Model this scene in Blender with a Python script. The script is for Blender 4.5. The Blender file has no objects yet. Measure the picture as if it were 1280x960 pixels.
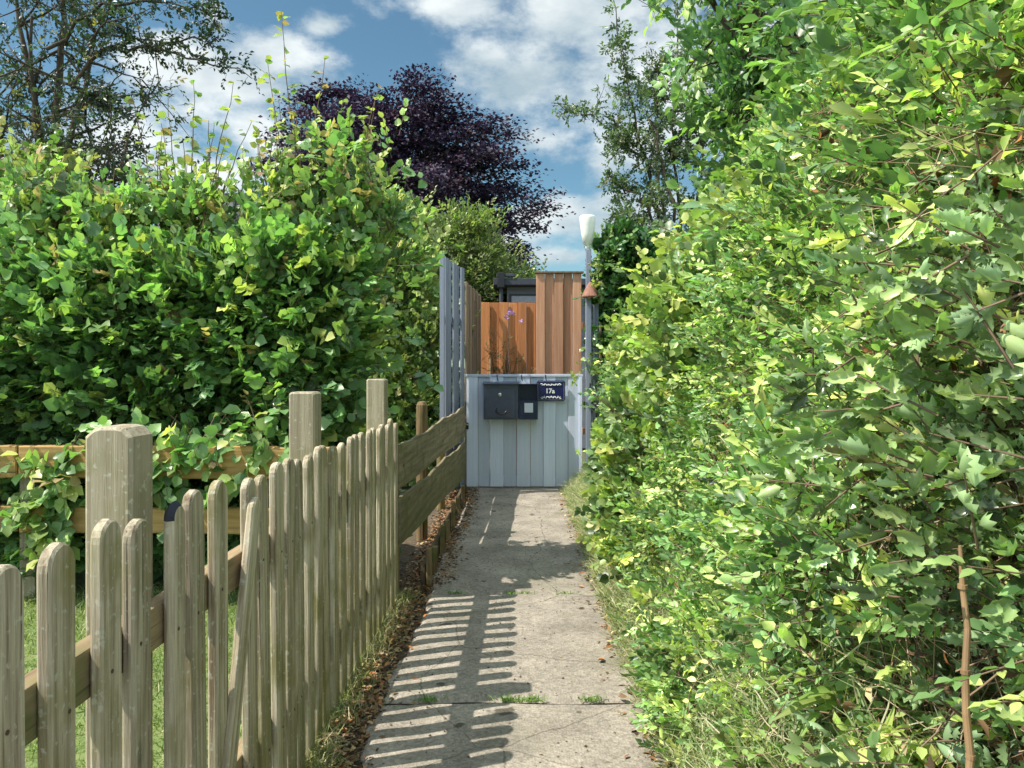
import bpy, bmesh, math, random
import numpy as np
from mathutils import Vector, Matrix, noise as mnoise

# ------------------------------------------------------------------ camera, sky, sun, exposure
S = bpy.context.scene
COL = S.collection
R = math.radians
CX, CY, FPX, EYE = 648.0, 468.0, 950.0, 1.3
cam_d = bpy.data.cameras.new('camera')
cam = bpy.data.objects.new('camera', cam_d); COL.objects.link(cam)
cam.location = (0, 0, EYE); cam.rotation_euler = (R(90), 0, 0)
cam_d.sensor_width = 36.0; cam_d.lens = 36.0*FPX/1280.0
cam_d.shift_x = -(CX-640)/1280.0; cam_d.shift_y = (CY-480)/1280.0
cam_d.clip_start = 0.03; cam_d.clip_end = 3000
S.camera = cam

SUN_EL, SUN_HEAD = 55.0, 17.0          # elevation; light travels towards +X turned 14.5 deg to +Y
ce, se = math.cos(R(SUN_EL)), math.sin(R(SUN_EL))
ldir = Vector((math.cos(R(SUN_HEAD))*ce, math.sin(R(SUN_HEAD))*ce, -se))
sun_d = bpy.data.lights.new('sun', 'SUN'); sun = bpy.data.objects.new('sun', sun_d); COL.objects.link(sun)
sun_d.energy = 4.3; sun_d.angle = R(0.5); sun_d.color = (1.0, 0.93, 0.82)
sun.rotation_euler = ldir.to_track_quat('-Z', 'Y').to_euler()
sun.location = (-6, -2, 12)

S.view_settings.view_transform = 'Standard'; S.view_settings.look = 'None'
S.view_settings.exposure = 0.8; S.view_settings.gamma = 1
S.render.engine = 'CYCLES'
S.cycles.max_bounces = 8; S.cycles.transparent_max_bounces = 4; S.cycles.diffuse_bounces = 4
S.cycles.glossy_bounces = 2; S.cycles.transmission_bounces = 4

def pxp(x, y, Y):
    return ((x-CX)*Y/FPX, Y, EYE-(y-CY)*Y/FPX)

W = bpy.data.worlds.new("World"); S.world = W; W.use_nodes = True
def build_world():
    nt = W.node_tree; N = nt.nodes; L = nt.links
    for n in list(N): N.remove(n)
    out = N.new('ShaderNodeOutputWorld')
    sky = N.new('ShaderNodeTexSky'); sky.sky_type = 'NISHITA'; sky.sun_disc = False
    sky.sun_elevation = R(SUN_EL)
    sp = -ldir                                        # towards the sun
    sky.sun_rotation = math.atan2(sp.x, sp.y)
    sky.air_density = 1.0; sky.dust_density = 0.25; sky.ozone_density = 2.0
    b1 = N.new('ShaderNodeBackground'); b1.inputs[1].default_value = 0.07
    tm = N.new('ShaderNodeMix'); tm.data_type = 'RGBA'; tm.blend_type = 'MULTIPLY'; tm.inputs[0].default_value = 1; L.new(sky.outputs[0], tm.inputs[6]); tm.inputs[7].default_value = (.84, 1.08, 1.0, 1); L.new(tm.outputs[2], b1.inputs[0])
    tc = N.new('ShaderNodeTexCoord')
    nz = N.new('ShaderNodeTexNoise'); nz.inputs['Scale'].default_value = 8.0; nz.inputs['Detail'].default_value = 9; nz.inputs['Roughness'].default_value = 0.62
    mp = N.new('ShaderNodeMapping'); mp.inputs['Scale'].default_value = (1, 1, 1.7)
    L.new(tc.outputs['Generated'], mp.inputs[0]); L.new(mp.outputs[0], nz.inputs['Vector'])
    # (pixel x, pixel y, radius x, radius y) of each cloud as seen from the path, turned into sky directions
    blobs = [(345, 62, 85, 36), (240, 78, 75, 38), (300, 100, 60, 28), (400, 32, 40, 18), (265, 20, 28, 22),
             (160, 165, 120, 62), (60, 200, 110, 50), (330, 170, 50, 34), (250, 215, 90, 35),
             (560, 10, 90, 26), (700, 15, 190, 60), (660, 90, 90, 60), (740, 110, 110, 80), (790, 175, 90, 50), (620, 70, 60, 40), (850, 100, 60, 70), (690, 175, 80, 34),
             (690, 275, 75, 28), (760, 290, 80, 30), (610, 300, 90, 22), (700, 320, 110, 18), (800, 255, 70, 25),
             (1000, 60, 140, 80), (1100, 200, 160, 90)]
    acc = None
    def math_n(op, a, b=None, clamp=False):
        m = N.new('ShaderNodeMath'); m.operation = op; m.use_clamp = clamp
        for i, v in enumerate((a, b)):
            if v is None: continue
            if isinstance(v, (int, float)): m.inputs[i].default_value = v
            else: L.new(v, m.inputs[i])
        return m.outputs[0]
    for (bx, by, rx, ry) in blobs:
        d = Vector(((bx-CX)/FPX, 1, -(by-CY)/FPX)).normalized()
        sx, sz = FPX/rx*1.0, FPX/ry*1.0
        sub = N.new('ShaderNodeVectorMath'); sub.operation = 'SUBTRACT'; L.new(tc.outputs['Generated'], sub.inputs[0]); sub.inputs[1].default_value = d
        mul = N.new('ShaderNodeVectorMath'); mul.operation = 'MULTIPLY'; L.new(sub.outputs[0], mul.inputs[0]); mul.inputs[1].default_value = (sx, min(sx, sz)*0.6, sz)
        ln = N.new('ShaderNodeVectorMath'); ln.operation = 'LENGTH'; L.new(mul.outputs[0], ln.inputs[0])
        v = math_n('SUBTRACT', 1.35, ln.outputs['Value'])
        v = math_n('MAXIMUM', v, 0.0)
        acc = v if acc is None else math_n('SMOOTH_MAX', acc, v)
        if acc.node.operation == 'SMOOTH_MAX': acc.node.inputs[2].default_value = 0.25
    # loose unseen cloud outside the view, brightened below to lift the ambient light
    nb = N.new('ShaderNodeTexNoise'); nb.inputs['Scale'].default_value = 2.2; nb.inputs['Detail'].default_value = 5
    L.new(mp.outputs[0], nb.inputs['Vector'])
    sepg = N.new('ShaderNodeSeparateXYZ'); L.new(tc.outputs['Generated'], sepg.inputs[0])
    away = N.new('ShaderNodeMapRange'); L.new(sepg.outputs['Y'], away.inputs[0]); away.inputs[1].default_value = 0.75; away.inputs[2].default_value = 0.45
    gen = math_n('MULTIPLY', math_n('MULTIPLY', math_n('SUBTRACT', nb.outputs[0], 0.38), 5.0), away.outputs[0])
    acc = math_n('MAXIMUM', acc, gen)
    nn = math_n('MULTIPLY', math_n('SUBTRACT', nz.outputs[0], 0.5), 3.2)
    fld = math_n('ADD', acc, nn)
    mask = N.new('ShaderNodeMapRange'); mask.interpolation_type = 'SMOOTHSTEP'
    L.new(fld, mask.inputs[0]); mask.inputs[1].default_value = 0.32; mask.inputs[2].default_value = 1.15
    nz2 = N.new('ShaderNodeTexNoise'); nz2.inputs['Scale'].default_value = 6.5; nz2.inputs['Detail'].default_value = 6; nz2.inputs['Roughness'].default_value = 0.55
    mp2 = N.new('ShaderNodeMapping'); mp2.inputs['Scale'].default_value = (1, 1, 2.0); mp2.inputs['Location'].default_value = (0.3, 0.1, 0.12)
    L.new(tc.outputs['Generated'], mp2.inputs[0]); L.new(mp2.outputs[0], nz2.inputs['Vector'])
    ramp = N.new('ShaderNodeValToRGB'); L.new(nz2.outputs[0], ramp.inputs[0])
    ramp.color_ramp.elements[0].position = 0.36; ramp.color_ramp.elements[0].color = (.33, .42, .47, 1)
    ramp.color_ramp.elements[1].position = 0.62; ramp.color_ramp.elements[1].color = (.72, .76, .76, 1)
    b2 = N.new('ShaderNodeBackground'); L.new(ramp.outputs[0], b2.inputs[0]); far = N.new('ShaderNodeMapRange'); L.new(sepg.outputs['Y'], far.inputs[0]); far.inputs[1].default_value = 0.74; far.inputs[2].default_value = 0.35; far.inputs[3].default_value = 0.80; far.inputs[4].default_value = 2.5; L.new(far.outputs[0], b2.inputs[1])  # unseen cloud grows brighter away from the view, added fill for the shade
    mx = N.new('ShaderNodeMixShader'); L.new(math_n('MULTIPLY', mask.outputs[0], 0.93), mx.inputs[0]); L.new(b1.outputs[0], mx.inputs[1]); L.new(b2.outputs[0], mx.inputs[2])
    L.new(mx.outputs[0], out.inputs[0])
build_world()

# ------------------------------------------------------------------ helpers
rng = np.random.default_rng(7)
random.seed(7)

def link(o, parent=None):
    COL.objects.link(o)
    if parent is not None: o.parent = parent
    return o
def tag(o, label=None, cat=None, group=None, kind=None):
    if label: o['label'] = label
    if cat: o['category'] = cat
    if group: o['group'] = group
    if kind: o['kind'] = kind
    return o
def empty(name, loc=(0, 0, 0), rz=0.0, **k):
    o = bpy.data.objects.new(name, None); o.location = loc; o.rotation_euler = (0, 0, rz); o.empty_display_size = .1
    link(o); return tag(o, **k)
def obj_bm(name, bm, mat, parent=None, loc=None, smooth=False):
    me = bpy.data.meshes.new(name); bm.normal_update(); bm.to_mesh(me); bm.free()
    if smooth:
        for p in me.polygons: p.use_smooth = True
    me.materials.append(mat)
    o = bpy.data.objects.new(name, me)
    if loc is not None: o.location = loc
    return link(o, parent)

def box_bm(bm, c, s, bev=0.0, M=None):
    r = bmesh.ops.create_cube(bm, size=1.0)
    vs = r['verts']
    for v in vs: v.co = Vector((v.co.x*s[0]+c[0], v.co.y*s[1]+c[1], v.co.z*s[2]+c[2]))
    if bev > 0:
        es = list({e for v in vs for e in v.link_edges})
        rr = bmesh.ops.bevel(bm, geom=es, offset=bev, segments=2, affect='EDGES', profile=0.6)
        vs = list({v for f in rr['faces'] for v in f.verts} | {v for v in vs if v.is_valid})
    if M is not None:
        for v in vs: v.co = M @ v.co
    return vs
def part_box(name, c, s, mat, parent=None, bev=0.004, rot=None):
    bm = bmesh.new(); box_bm(bm, (0, 0, 0), s, bev)
    o = obj_bm(name, bm, mat, parent, c)
    if rot: o.rotation_euler = rot
    return o
def poly_prism(bm, pts, thick, axis='X', bev=0.0):
    """pts: list of 2D; extruded by thick along the axis."""
    def P(a, b, t):
        return (t, a, b) if axis == 'X' else ((a, t, b) if axis == 'Y' else (a, b, t))
    v0 = [bm.verts.new(P(a, b, -thick/2)) for a, b in pts]; v1 = [bm.verts.new(P(a, b, thick/2)) for a, b in pts]
    n = len(pts)
    f0 = bm.faces.new(v0); f1 = bm.faces.new(v1[::-1])
    for i in range(n):
        bm.faces.new((v0[i], v1[i], v1[(i+1) % n], v0[(i+1) % n]))
    bmesh.ops.recalc_face_normals(bm, faces=bm.faces)
    if bev > 0:
        es = list({e for f in (f0, f1) for e in f.edges})
        bmesh.ops.bevel(bm, geom=es, offset=bev, segments=1, affect='EDGES')
def tube_bm(bm, pts, rad, n=8):
    pts = [Vector(p) for p in pts]; rings = []
    for i, p in enumerate(pts):
        t = (pts[min(i+1, len(pts)-1)]-pts[max(i-1, 0)]).normalized()
        a = t.cross(Vector((0, 0, 1)) if abs(t.z) < .9 else Vector((1, 0, 0))).normalized(); b = t.cross(a)
        r = rad[i] if isinstance(rad, (list, tuple)) else rad
        rings.append([bm.verts.new(p+(a*math.cos(k*2*math.pi/n)+b*math.sin(k*2*math.pi/n))*r) for k in range(n)])
    for i in range(len(rings)-1):
        for k in range(n):
            bm.faces.new((rings[i][k], rings[i][(k+1) % n], rings[i+1][(k+1) % n], rings[i+1][k]))
    bm.faces.new(rings[0][::-1]); bm.faces.new(rings[-1])
def lathe_bm(bm, prof, n=20):
    rings = [[bm.verts.new((r*math.cos(k*2*math.pi/n), r*math.sin(k*2*math.pi/n), z)) for k in range(n)] for r, z in prof]
    for i in range(len(rings)-1):
        for k in range(n): bm.faces.new((rings[i][k], rings[i][(k+1) % n], rings[i+1][(k+1) % n], rings[i+1][k]))
    bm.faces.new(rings[0][::-1]); bm.faces.new(rings[-1])

def np_mesh(name, V, F, mat, col=None, parent=None, loc=None, smooth=False):
    """V (n,3), F (m,k) triangle or quad array, col (n,3)"""
    me = bpy.data.meshes.new(name)
    V = np.asarray(V, dtype=np.float32); F = np.asarray(F, dtype=np.int32)
    if loc is not None: V = V-np.asarray(loc, dtype=np.float32)
    k = F.shape[1]
    me.vertices.add(len(V)); me.vertices.foreach_set('co', V.ravel())
    me.loops.add(F.size); me.loops.foreach_set('vertex_index', F.ravel())
    me.polygons.add(len(F)); me.polygons.foreach_set('loop_start', np.arange(0, F.size, k, dtype=np.int32))
    me.polygons.foreach_set('loop_total', np.full(len(F), k, dtype=np.int32))
    if smooth: me.polygons.foreach_set('use_smooth', np.ones(len(F), dtype=bool))
    me.update(calc_edges=True)
    if col is not None:
        a = me.attributes.new('Col', 'FLOAT_COLOR', 'POINT')
        c = np.ones((len(V), 4), dtype=np.float32); c[:, :3] = col
        a.data.foreach_set('color', c.ravel())
    me.materials.append(mat)
    o = bpy.data.objects.new(name, me)
    if loc is not None: o.location = loc
    return link(o, parent)

def norm(a): return a/np.maximum(np.linalg.norm(a, axis=-1, keepdims=True), 1e-9)
def rnd(n, s=1.0): return rng.normal(size=(n, 3))*s

# leaf shapes: verts (x, y, z) in units of leaf length, triangles
LEAF8 = (np.array([(0, 0, 0), (0, .36, -.03), (0, .72, -.04), (0, 1, -.10), (.36, .22, .04), (.42, .62, .03), (-.36, .22, .04), (-.42, .62, .03)]),
         np.array([(0, 4, 1), (1, 4, 5), (1, 5, 2), (2, 5, 3), (0, 1, 6), (1, 7, 6), (1, 2, 7), (2, 3, 7)]))
OVAL = (np.array([(0, 0, 0), (0, .36, -.02), (0, .72, -.03), (0, 1, -.08), (.20, .25, .04), (.22, .60, .03), (-.20, .25, .04), (-.22, .60, .03)]), LEAF8[1])
LEAF4 = (np.array([(0, 0, 0), (.28, .48, .05), (0, 1, -.05), (-.28, .48, .05)]), np.array([(0, 1, 2), (0, 2, 3)]))
SLIM4 = (np.array([(0, 0, 0), (.17, .45, .03), (0, 1, -.05), (-.17, .45, .03)]), LEAF4[1])
LONG = (np.array([(0, 0, 0), (0, .36, .02), (0, .72, -.03), (0, 1, -.14), (.055, .22, .02), (.06, .6, .01), (-.055, .22, .02), (-.06, .6, .01)]), LEAF8[1])
HOLLY = (np.array([(0, 0, 0), (0, .3, -.05), (0, .65, -.05), (0, 1.02, .04),
                   (.10, .10, .02), (.23, .20, .08), (.17, .33, .02), (.27, .46, .09), (.18, .57, .02), (.21, .74, .08), (.09, .80, .0),
                   (-.10, .10, .02), (-.23, .20, .08), (-.17, .32, .02), (-.27, .46, .09), (-.18, .57, .02), (-.21, .74, .08), (-.09, .80, .0)]),
         np.array([(0, 4, 1), (4, 5, 6), (4, 6, 1), (6, 7, 8), (1, 6, 8), (1, 8, 2), (8, 9, 10), (8, 10, 2), (2, 10, 3),
                   (0, 1, 11), (11, 13, 12), (11, 1, 13), (13, 15, 14), (1, 15, 13), (1, 2, 15), (15, 17, 16), (15, 2, 17), (2, 3, 17)]))

def leaves_arrays(P, A, Nn, L, shape, C, wid=1.0):
    T, F = shape
    A = norm(A); Nn = norm(Nn-A*np.sum(Nn*A, 1, keepdims=True)); Sd = np.cross(A, Nn)
    L = np.broadcast_to(np.asarray(L, float), (len(P),))[:, None, None]
    w = np.broadcast_to(np.asarray(wid, float), (len(P),))[:, None, None]
    V = P[:, None, :]+L*(w*T[None, :, 0, None]*Sd[:, None, :]+T[None, :, 1, None]*A[:, None, :]+T[None, :, 2, None]*Nn[:, None, :]*2.0)
    n, k = len(P), len(T)
    FF = (F[None]+(np.arange(n)*k)[:, None, None]).reshape(-1, 3)
    CC = np.repeat(C[:, None, :], k, axis=1)
    return V.reshape(-1, 3), FF, CC.reshape(-1, 3)
class Acc:
    def __init__(s): s.V = []; s.F = []; s.C = []; s.n = 0
    def add(s, V, F, C=None):
        s.V.append(V); s.F.append(F+s.n); s.n += len(V); s.C.append(C if C is not None else np.ones((len(V), 3)))
    def merge(s, o):
        for V, F in zip(o.V, o.F):
            if len(F): s.add(V, F-F.min(), np.tile([[.16, .13, .08]], (len(V), 1)))
    def build(s, name, mat, parent=None, loc=None, smooth=False):
        return np_mesh(name, np.concatenate(s.V), np.concatenate(s.F), mat, np.concatenate(s.C), parent, loc, smooth)
def np_tube(pts, rad, n=5):
    pts = np.asarray(pts, float); m = len(pts)
    t = norm(np.gradient(pts, axis=0)); up = np.where(np.abs(t[:, 2:3]) < .9, [[0, 0, 1.]], [[1., 0, 0]])
    a = norm(np.cross(t, up)); b = np.cross(t, a)
    ang = np.arange(n)*2*np.pi/n; rad = np.broadcast_to(rad, (m,))
    V = pts[:, None]+rad[:, None, None]*(np.cos(ang)[None, :, None]*a[:, None]+np.sin(ang)[None, :, None]*b[:, None])
    F = []
    i = np.arange(m-1)[:, None]*n; k = np.arange(n)[None]; k2 = (k+1) % n
    F = np.stack([i+k, i+k2, i+n+k2, i+n+k], -1).reshape(-1, 4)
    tri = np.concatenate([F[:, [0, 1, 2]], F[:, [0, 2, 3]]])
    return V.reshape(-1, 3), tri
def straws(P0, P1, r):
    """many thin 3-sided twigs"""
    n = len(P0); t = norm(P1-P0); a = norm(np.cross(t, norm(rnd(n)))); b = np.cross(t, a)
    r = np.broadcast_to(np.asarray(r, float), (n,))[:, None]
    V = []
    for k in range(3):
        an = k*2*np.pi/3; V.append(P0+r*(math.cos(an)*a+math.sin(an)*b))
    for k in range(3):
        an = k*2*np.pi/3; V.append(P1+.5*r*(math.cos(an)*a+math.sin(an)*b))
    V = np.stack(V, 1)
    T = np.array([(0, 1, 4), (0, 4, 3), (1, 2, 5), (1, 5, 4), (2, 0, 3), (2, 3, 5)])
    return V.reshape(-1, 3), (T[None]+(np.arange(n)*6)[:, None, None]).reshape(-1, 3)
def palette(n, cols, w=None, jit=.18):
    cols = np.array(cols, float); idx = rng.choice(len(cols), n, p=None if w is None else np.array(w)/sum(w))
    return np.clip(cols[idx]*1.0*(1+rng.normal(size=(n, 1))*jit), .002, .9)
def sprigs(P, D, K, slen, lsize, shape, cols, w=None, twig=None, leaf=None, flat=.6, face=(0, 0, 1), rad=.0016, spread=.9, sjit=.1, jit=.18, wid=1.0, droop=.0):
    """P base points, D directions of twigs; K leaves on each, alternating to the sides of a near flat spray that faces `face`."""
    n = len(P); D = norm(D)
    SL = slen*(1+rng.uniform(-.35, .35, n))
    fn = norm(np.array(face, float)[None]+rnd(n, flat)); fn = norm(fn-D*np.sum(fn*D, 1, keepdims=True)); sd = np.cross(D, fn)
    c0 = palette(n, cols, w, jit)                     # leaves of one twig share a hue
    for j in range(K):
        t = (j+.6)/K; s = 1 if j % 2 else -1
        pos = P+D*(SL*t)[:, None]+rnd(n, lsize*sjit)-np.array([0, 0, 1.])*(droop*t*t)
        a = norm(D*(.55+t*.9)+sd*s*spread*(1.15-t)+rnd(n, .22)+np.array([0, 0, -1.])*droop*2)
        nn = norm(fn+rnd(n, .30))
        sz = lsize*(1+rng.normal(size=n)*.2)*(1.0-.35*abs(t-.45))
        cc = np.clip(c0*(1+rng.normal(size=(n, 1))*.12), .002, .9)
        leaf.add(*leaves_arrays(pos, a, nn, np.clip(sz, lsize*.4, lsize*1.7), shape, cc, wid))
    if twig is not None:
        V, F = straws(P-D*(SL*.3)[:, None], P+D*(SL*.95)[:, None]-np.array([[0, 0, droop]]), rad); twig.add(V, F)

# ------------------------------------------------------------------ materials
def mat_new(name):
    m = bpy.data.materials.new(name); m.use_nodes = True; nt = m.node_tree
    for n in list(nt.nodes): nt.nodes.remove(n)
    return m, nt, nt.nodes, nt.links
def nd(N, t, **kw):
    n = N.new(t)
    for k, v in kw.items():
        if k in n.inputs: n.inputs[k].default_value = v
        else: setattr(n, k, v)
    return n
def c4(c): return (c[0], c[1], c[2], 1)
def leaf_mat(name, rough=.42, trans=.38, spec=.35, tint=(1.0, 1.25, .5), under=1.25):
    m, nt, N, L = mat_new(name)
    at = nd(N, 'ShaderNodeAttribute', attribute_name='Col')
    hs = nd(N, 'ShaderNodeHueSaturation', Saturation=.86); L.new(at.outputs['Color'], hs.inputs['Color']); hs.inputs['Value'].default_value = 1.08; CO = hs.outputs[0]
    geo = N.new('ShaderNodeNewGeometry')
    und = nd(N, 'ShaderNodeMix', data_type='RGBA', blend_type='MULTIPLY'); und.inputs[0].default_value = 1
    L.new(CO, und.inputs[6]); und.inputs[7].default_value = (under, under, under*1.15, 1)
    sel = nd(N, 'ShaderNodeMix', data_type='RGBA'); L.new(geo.outputs['Backfacing'], sel.inputs[0]); L.new(CO, sel.inputs[6]); L.new(und.outputs[2], sel.inputs[7])
    p = nd(N, 'ShaderNodeBsdfPrincipled', Roughness=rough); p.inputs['Specular IOR Level'].default_value = spec
    L.new(sel.outputs[2], p.inputs['Base Color'])
    tr = N.new('ShaderNodeBsdfTranslucent')
    tm = nd(N, 'ShaderNodeMix', data_type='RGBA', blend_type='MULTIPLY'); tm.inputs[0].default_value = 1
    L.new(CO, tm.inputs[6]); tm.inputs[7].default_value = c4([t*1.6 for t in tint]); L.new(tm.outputs[2], tr.inputs[0])
    mx = nd(N, 'ShaderNodeMixShader'); mx.inputs[0].default_value = trans
    L.new(p.outputs[0], mx.inputs[1]); L.new(tr.outputs[0], mx.inputs[2])
    o = N.new('ShaderNodeOutputMaterial'); L.new(mx.outputs[0], o.inputs[0]); return m
def wood_mat(name, c1, c2, alg=None, alg_amt=.0, grain=(40, 40, 2.2), rough=.85, bump=.35, alg_low=None, spots=None, dark=(.05, .04, .03)):
    """weathered wood along local Z unless grain says otherwise; every piece gets its own offset"""
    m, nt, N, L = mat_new(name)
    tc = N.new('ShaderNodeTexCoord'); oi = N.new('ShaderNodeObjectInfo')
    ofs = nd(N, 'ShaderNodeVectorMath', operation='SCALE'); ofs.inputs[0].default_value = (31, 17, 23); L.new(oi.outputs['Random'], ofs.inputs['Scale'])
    add = nd(N, 'ShaderNodeVectorMath', operation='ADD'); L.new(tc.outputs['Object'], add.inputs[0]); L.new(ofs.outputs[0], add.inputs[1])
    mp = nd(N, 'ShaderNodeMapping'); mp.inputs['Scale'].default_value = grain; L.new(add.outputs[0], mp.inputs[0])
    g = nd(N, 'ShaderNodeTexNoise', Scale=1.0, Detail=8.0, Roughness=.65); L.new(mp.outputs[0], g.inputs['Vector'])
    fine = nd(N, 'ShaderNodeMapping'); fine.inputs['Scale'].default_value = tuple(v*4.5 for v in grain); L.new(add.outputs[0], fine.inputs[0])
    g2 = nd(N, 'ShaderNodeTexNoise', Scale=1.0, Detail=4.0, Roughness=.7); L.new(fine.outputs[0], g2.inputs['Vector'])
    big = nd(N, 'ShaderNodeTexNoise', Scale=6.0, Detail=4.0); L.new(add.outputs[0], big.inputs['Vector'])
    r = nd(N, 'ShaderNodeValToRGB'); L.new(g.outputs[0], r.inputs[0])
    e = r.color_ramp.elements; e[0].position = .34; e[0].color = c4(c2); e[1].position = .66; e[1].color = c4(c1)
    cr = nd(N, 'ShaderNodeMapRange'); L.new(g2.outputs[0], cr.inputs[0]); cr.inputs[1].default_value = .36; cr.inputs[2].default_value = .28; cr.inputs[3].default_value = 0; cr.inputs[4].default_value = .75
    m0 = nd(N, 'ShaderNodeMix', data_type='RGBA'); L.new(cr.outputs[0], m0.inputs[0]); L.new(r.outputs[0], m0.inputs[6]); m0.inputs[7].default_value = c4(dark)
    last = m0.outputs[2]
    if bump > .3:
        kv = nd(N, 'ShaderNodeMapping'); kv.inputs['Scale'].default_value = tuple(7.0 if g_ > 10 else 3.2 for g_ in grain); L.new(add.outputs[0], kv.inputs[0])
        kn = nd(N, 'ShaderNodeTexVoronoi', Scale=1.0); L.new(kv.outputs[0], kn.inputs['Vector'])
        kr = nd(N, 'ShaderNodeMapRange'); L.new(kn.outputs['Distance'], kr.inputs[0]); kr.inputs[1].default_value = .14; kr.inputs[2].default_value = .05; kr.inputs[3].default_value = 0; kr.inputs[4].default_value = .8
        mk = nd(N, 'ShaderNodeMix', data_type='RGBA'); L.new(kr.outputs[0], mk.inputs[0]); L.new(last, mk.inputs[6]); mk.inputs[7].default_value = c4(dark); last = mk.outputs[2]
        sm_ = nd(N, 'ShaderNodeMapping'); sm_.inputs['Scale'].default_value = tuple(g_*2.2 if g_ > 10 else g_*.5 for g_ in grain); L.new(add.outputs[0], sm_.inputs[0])
        sn = nd(N, 'ShaderNodeTexNoise', Scale=1.0, Detail=2.0); L.new(sm_.outputs[0], sn.inputs['Vector'])
        sr_ = nd(N, 'ShaderNodeMapRange'); L.new(sn.outputs[0], sr_.inputs[0]); sr_.inputs[1].default_value = .33; sr_.inputs[2].default_value = .29; sr_.inputs[3].default_value = 0; sr_.inputs[4].default_value = .85
        ms_ = nd(N, 'ShaderNodeMix', data_type='RGBA'); L.new(sr_.outputs[0], ms_.inputs[0]); L.new(last, ms_.inputs[6]); ms_.inputs[7].default_value = c4(dark); last = ms_.outputs[2]
    # piece to piece variation
    vr = nd(N, 'ShaderNodeMapRange'); L.new(oi.outputs['Random'], vr.inputs[0]); vr.inputs[3].default_value = .82; vr.inputs[4].default_value = 1.15
    hv = nd(N, 'ShaderNodeHueSaturation'); L.new(vr.outputs[0], hv.inputs['Value']); L.new(last, hv.inputs['Color']); last = hv.outputs[0]
    if alg is not None:
        ar = nd(N, 'ShaderNodeMapRange'); L.new(big.outputs[0], ar.inputs[0]); ar.inputs[1].default_value = .62-.3*alg_amt; ar.inputs[2].default_value = .78-.2*alg_amt
        val = ar.outputs[0]
        if alg_low is not None:
            ge = N.new('ShaderNodeNewGeometry'); sp = N.new('ShaderNodeSeparateXYZ'); L.new(ge.outputs['Position'], sp.inputs[0])
            zr = nd(N, 'ShaderNodeMapRange'); L.new(sp.outputs['Z'], zr.inputs[0]); zr.inputs[1].default_value = alg_low[1]; zr.inputs[2].default_value = alg_low[0]; zr.inputs[3].default_value = 0; zr.inputs[4].default_value = .75
            ad = nd(N, 'ShaderNodeMath', operation='ADD', use_clamp=True); L.new(val, ad.inputs[0]); L.new(zr.outputs[0], ad.inputs[1]); val = ad.outputs[0]
        gm = nd(N, 'ShaderNodeMath', operation='MULTIPLY'); L.new(val, gm.inputs[0])
        gr = nd(N, 'ShaderNodeMapRange'); L.new(g2.outputs[0], gr.inputs[0]); gr.inputs[1].default_value = .3; gr.inputs[2].default_value = .6; gr.inputs[3].default_value = .45; gr.inputs[4].default_value = .95
        L.new(gr.outputs[0], gm.inputs[1])
        m1 = nd(N, 'ShaderNodeMix', data_type='RGBA'); L.new(gm.outputs[0], m1.inputs[0]); L.new(last, m1.inputs[6]); m1.inputs[7].default_value = c4(alg); last = m1.outputs[2]
    if spots is not None:
        vn = nd(N, 'ShaderNodeTexNoise', Scale=70.0, Detail=3.0); L.new(add.outputs[0], vn.inputs['Vector'])
        sr = nd(N, 'ShaderNodeMapRange'); L.new(vn.outputs[0], sr.inputs[0]); sr.inputs[1].default_value = .60; sr.inputs[2].default_value = .68; sr.inputs[4].default_value = .6
        m2 = nd(N, 'ShaderNodeMix', data_type='RGBA'); L.new(sr.outputs[0], m2.inputs[0]); L.new(last, m2.inputs[6]); m2.inputs[7].default_value = c4(spots); last = m2.outputs[2]
    p = nd(N, 'ShaderNodeBsdfPrincipled', Roughness=rough); p.inputs['Specular IOR Level'].default_value = .2
    L.new(last, p.inputs['Base Color'])
    hs = nd(N, 'ShaderNodeMath', operation='ADD'); L.new(g.outputs[0], hs.inputs[0]); L.new(g2.outputs[0], hs.inputs[1])
    b = nd(N, 'ShaderNodeBump', Strength=bump, Distance=.004); L.new(hs.outputs[0], b.inputs['Height']); L.new(b.outputs[0], p.inputs['Normal'])
    o = N.new('ShaderNodeOutputMaterial'); L.new(p.outputs[0], o.inputs[0]); return m
def plain_mat(name, c, rough=.5, metal=0.0, var=.12, scale=25, bump=.0, spec=.4, dirt=None):
    m, nt, N, L = mat_new(name)
    tc = N.new('ShaderNodeTexCoord'); n = nd(N, 'ShaderNodeTexNoise', Scale=scale, Detail=6.0); L.new(tc.outputs['Object'], n.inputs['Vector'])
    r = nd(N, 'ShaderNodeValToRGB'); L.new(n.outputs[0], r.inputs[0]); e = r.color_ramp.elements
    e[0].position = .3; e[0].color = c4([v*(1-var) for v in (dirt or c)]); e[1].position = .7; e[1].color = c4([min(1, v*(1+var)) for v in c])
    p = nd(N, 'ShaderNodeBsdfPrincipled', Roughness=rough, Metallic=metal); p.inputs['Specular IOR Level'].default_value = spec; L.new(r.outputs[0], p.inputs['Base Color'])
    if bump:
        b = nd(N, 'ShaderNodeBump', Strength=bump, Distance=.003); L.new(n.outputs[0], b.inputs['Height']); L.new(b.outputs[0], p.inputs['Normal'])
    o = N.new('ShaderNodeOutputMaterial'); L.new(p.outputs[0], o.inputs[0]); return m
def attr_mat(name, rough=.9, trans=0.0):
    m, nt, N, L = mat_new(name)
    at = nd(N, 'ShaderNodeAttribute', attribute_name='Col'); p = nd(N, 'ShaderNodeBsdfPrincipled', Roughness=rough); p.inputs['Specular IOR Level'].default_value = .2
    L.new(at.outputs['Color'], p.inputs['Base Color']); o = N.new('ShaderNodeOutputMaterial'); L.new(p.outputs[0], o.inputs[0]); return m

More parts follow.
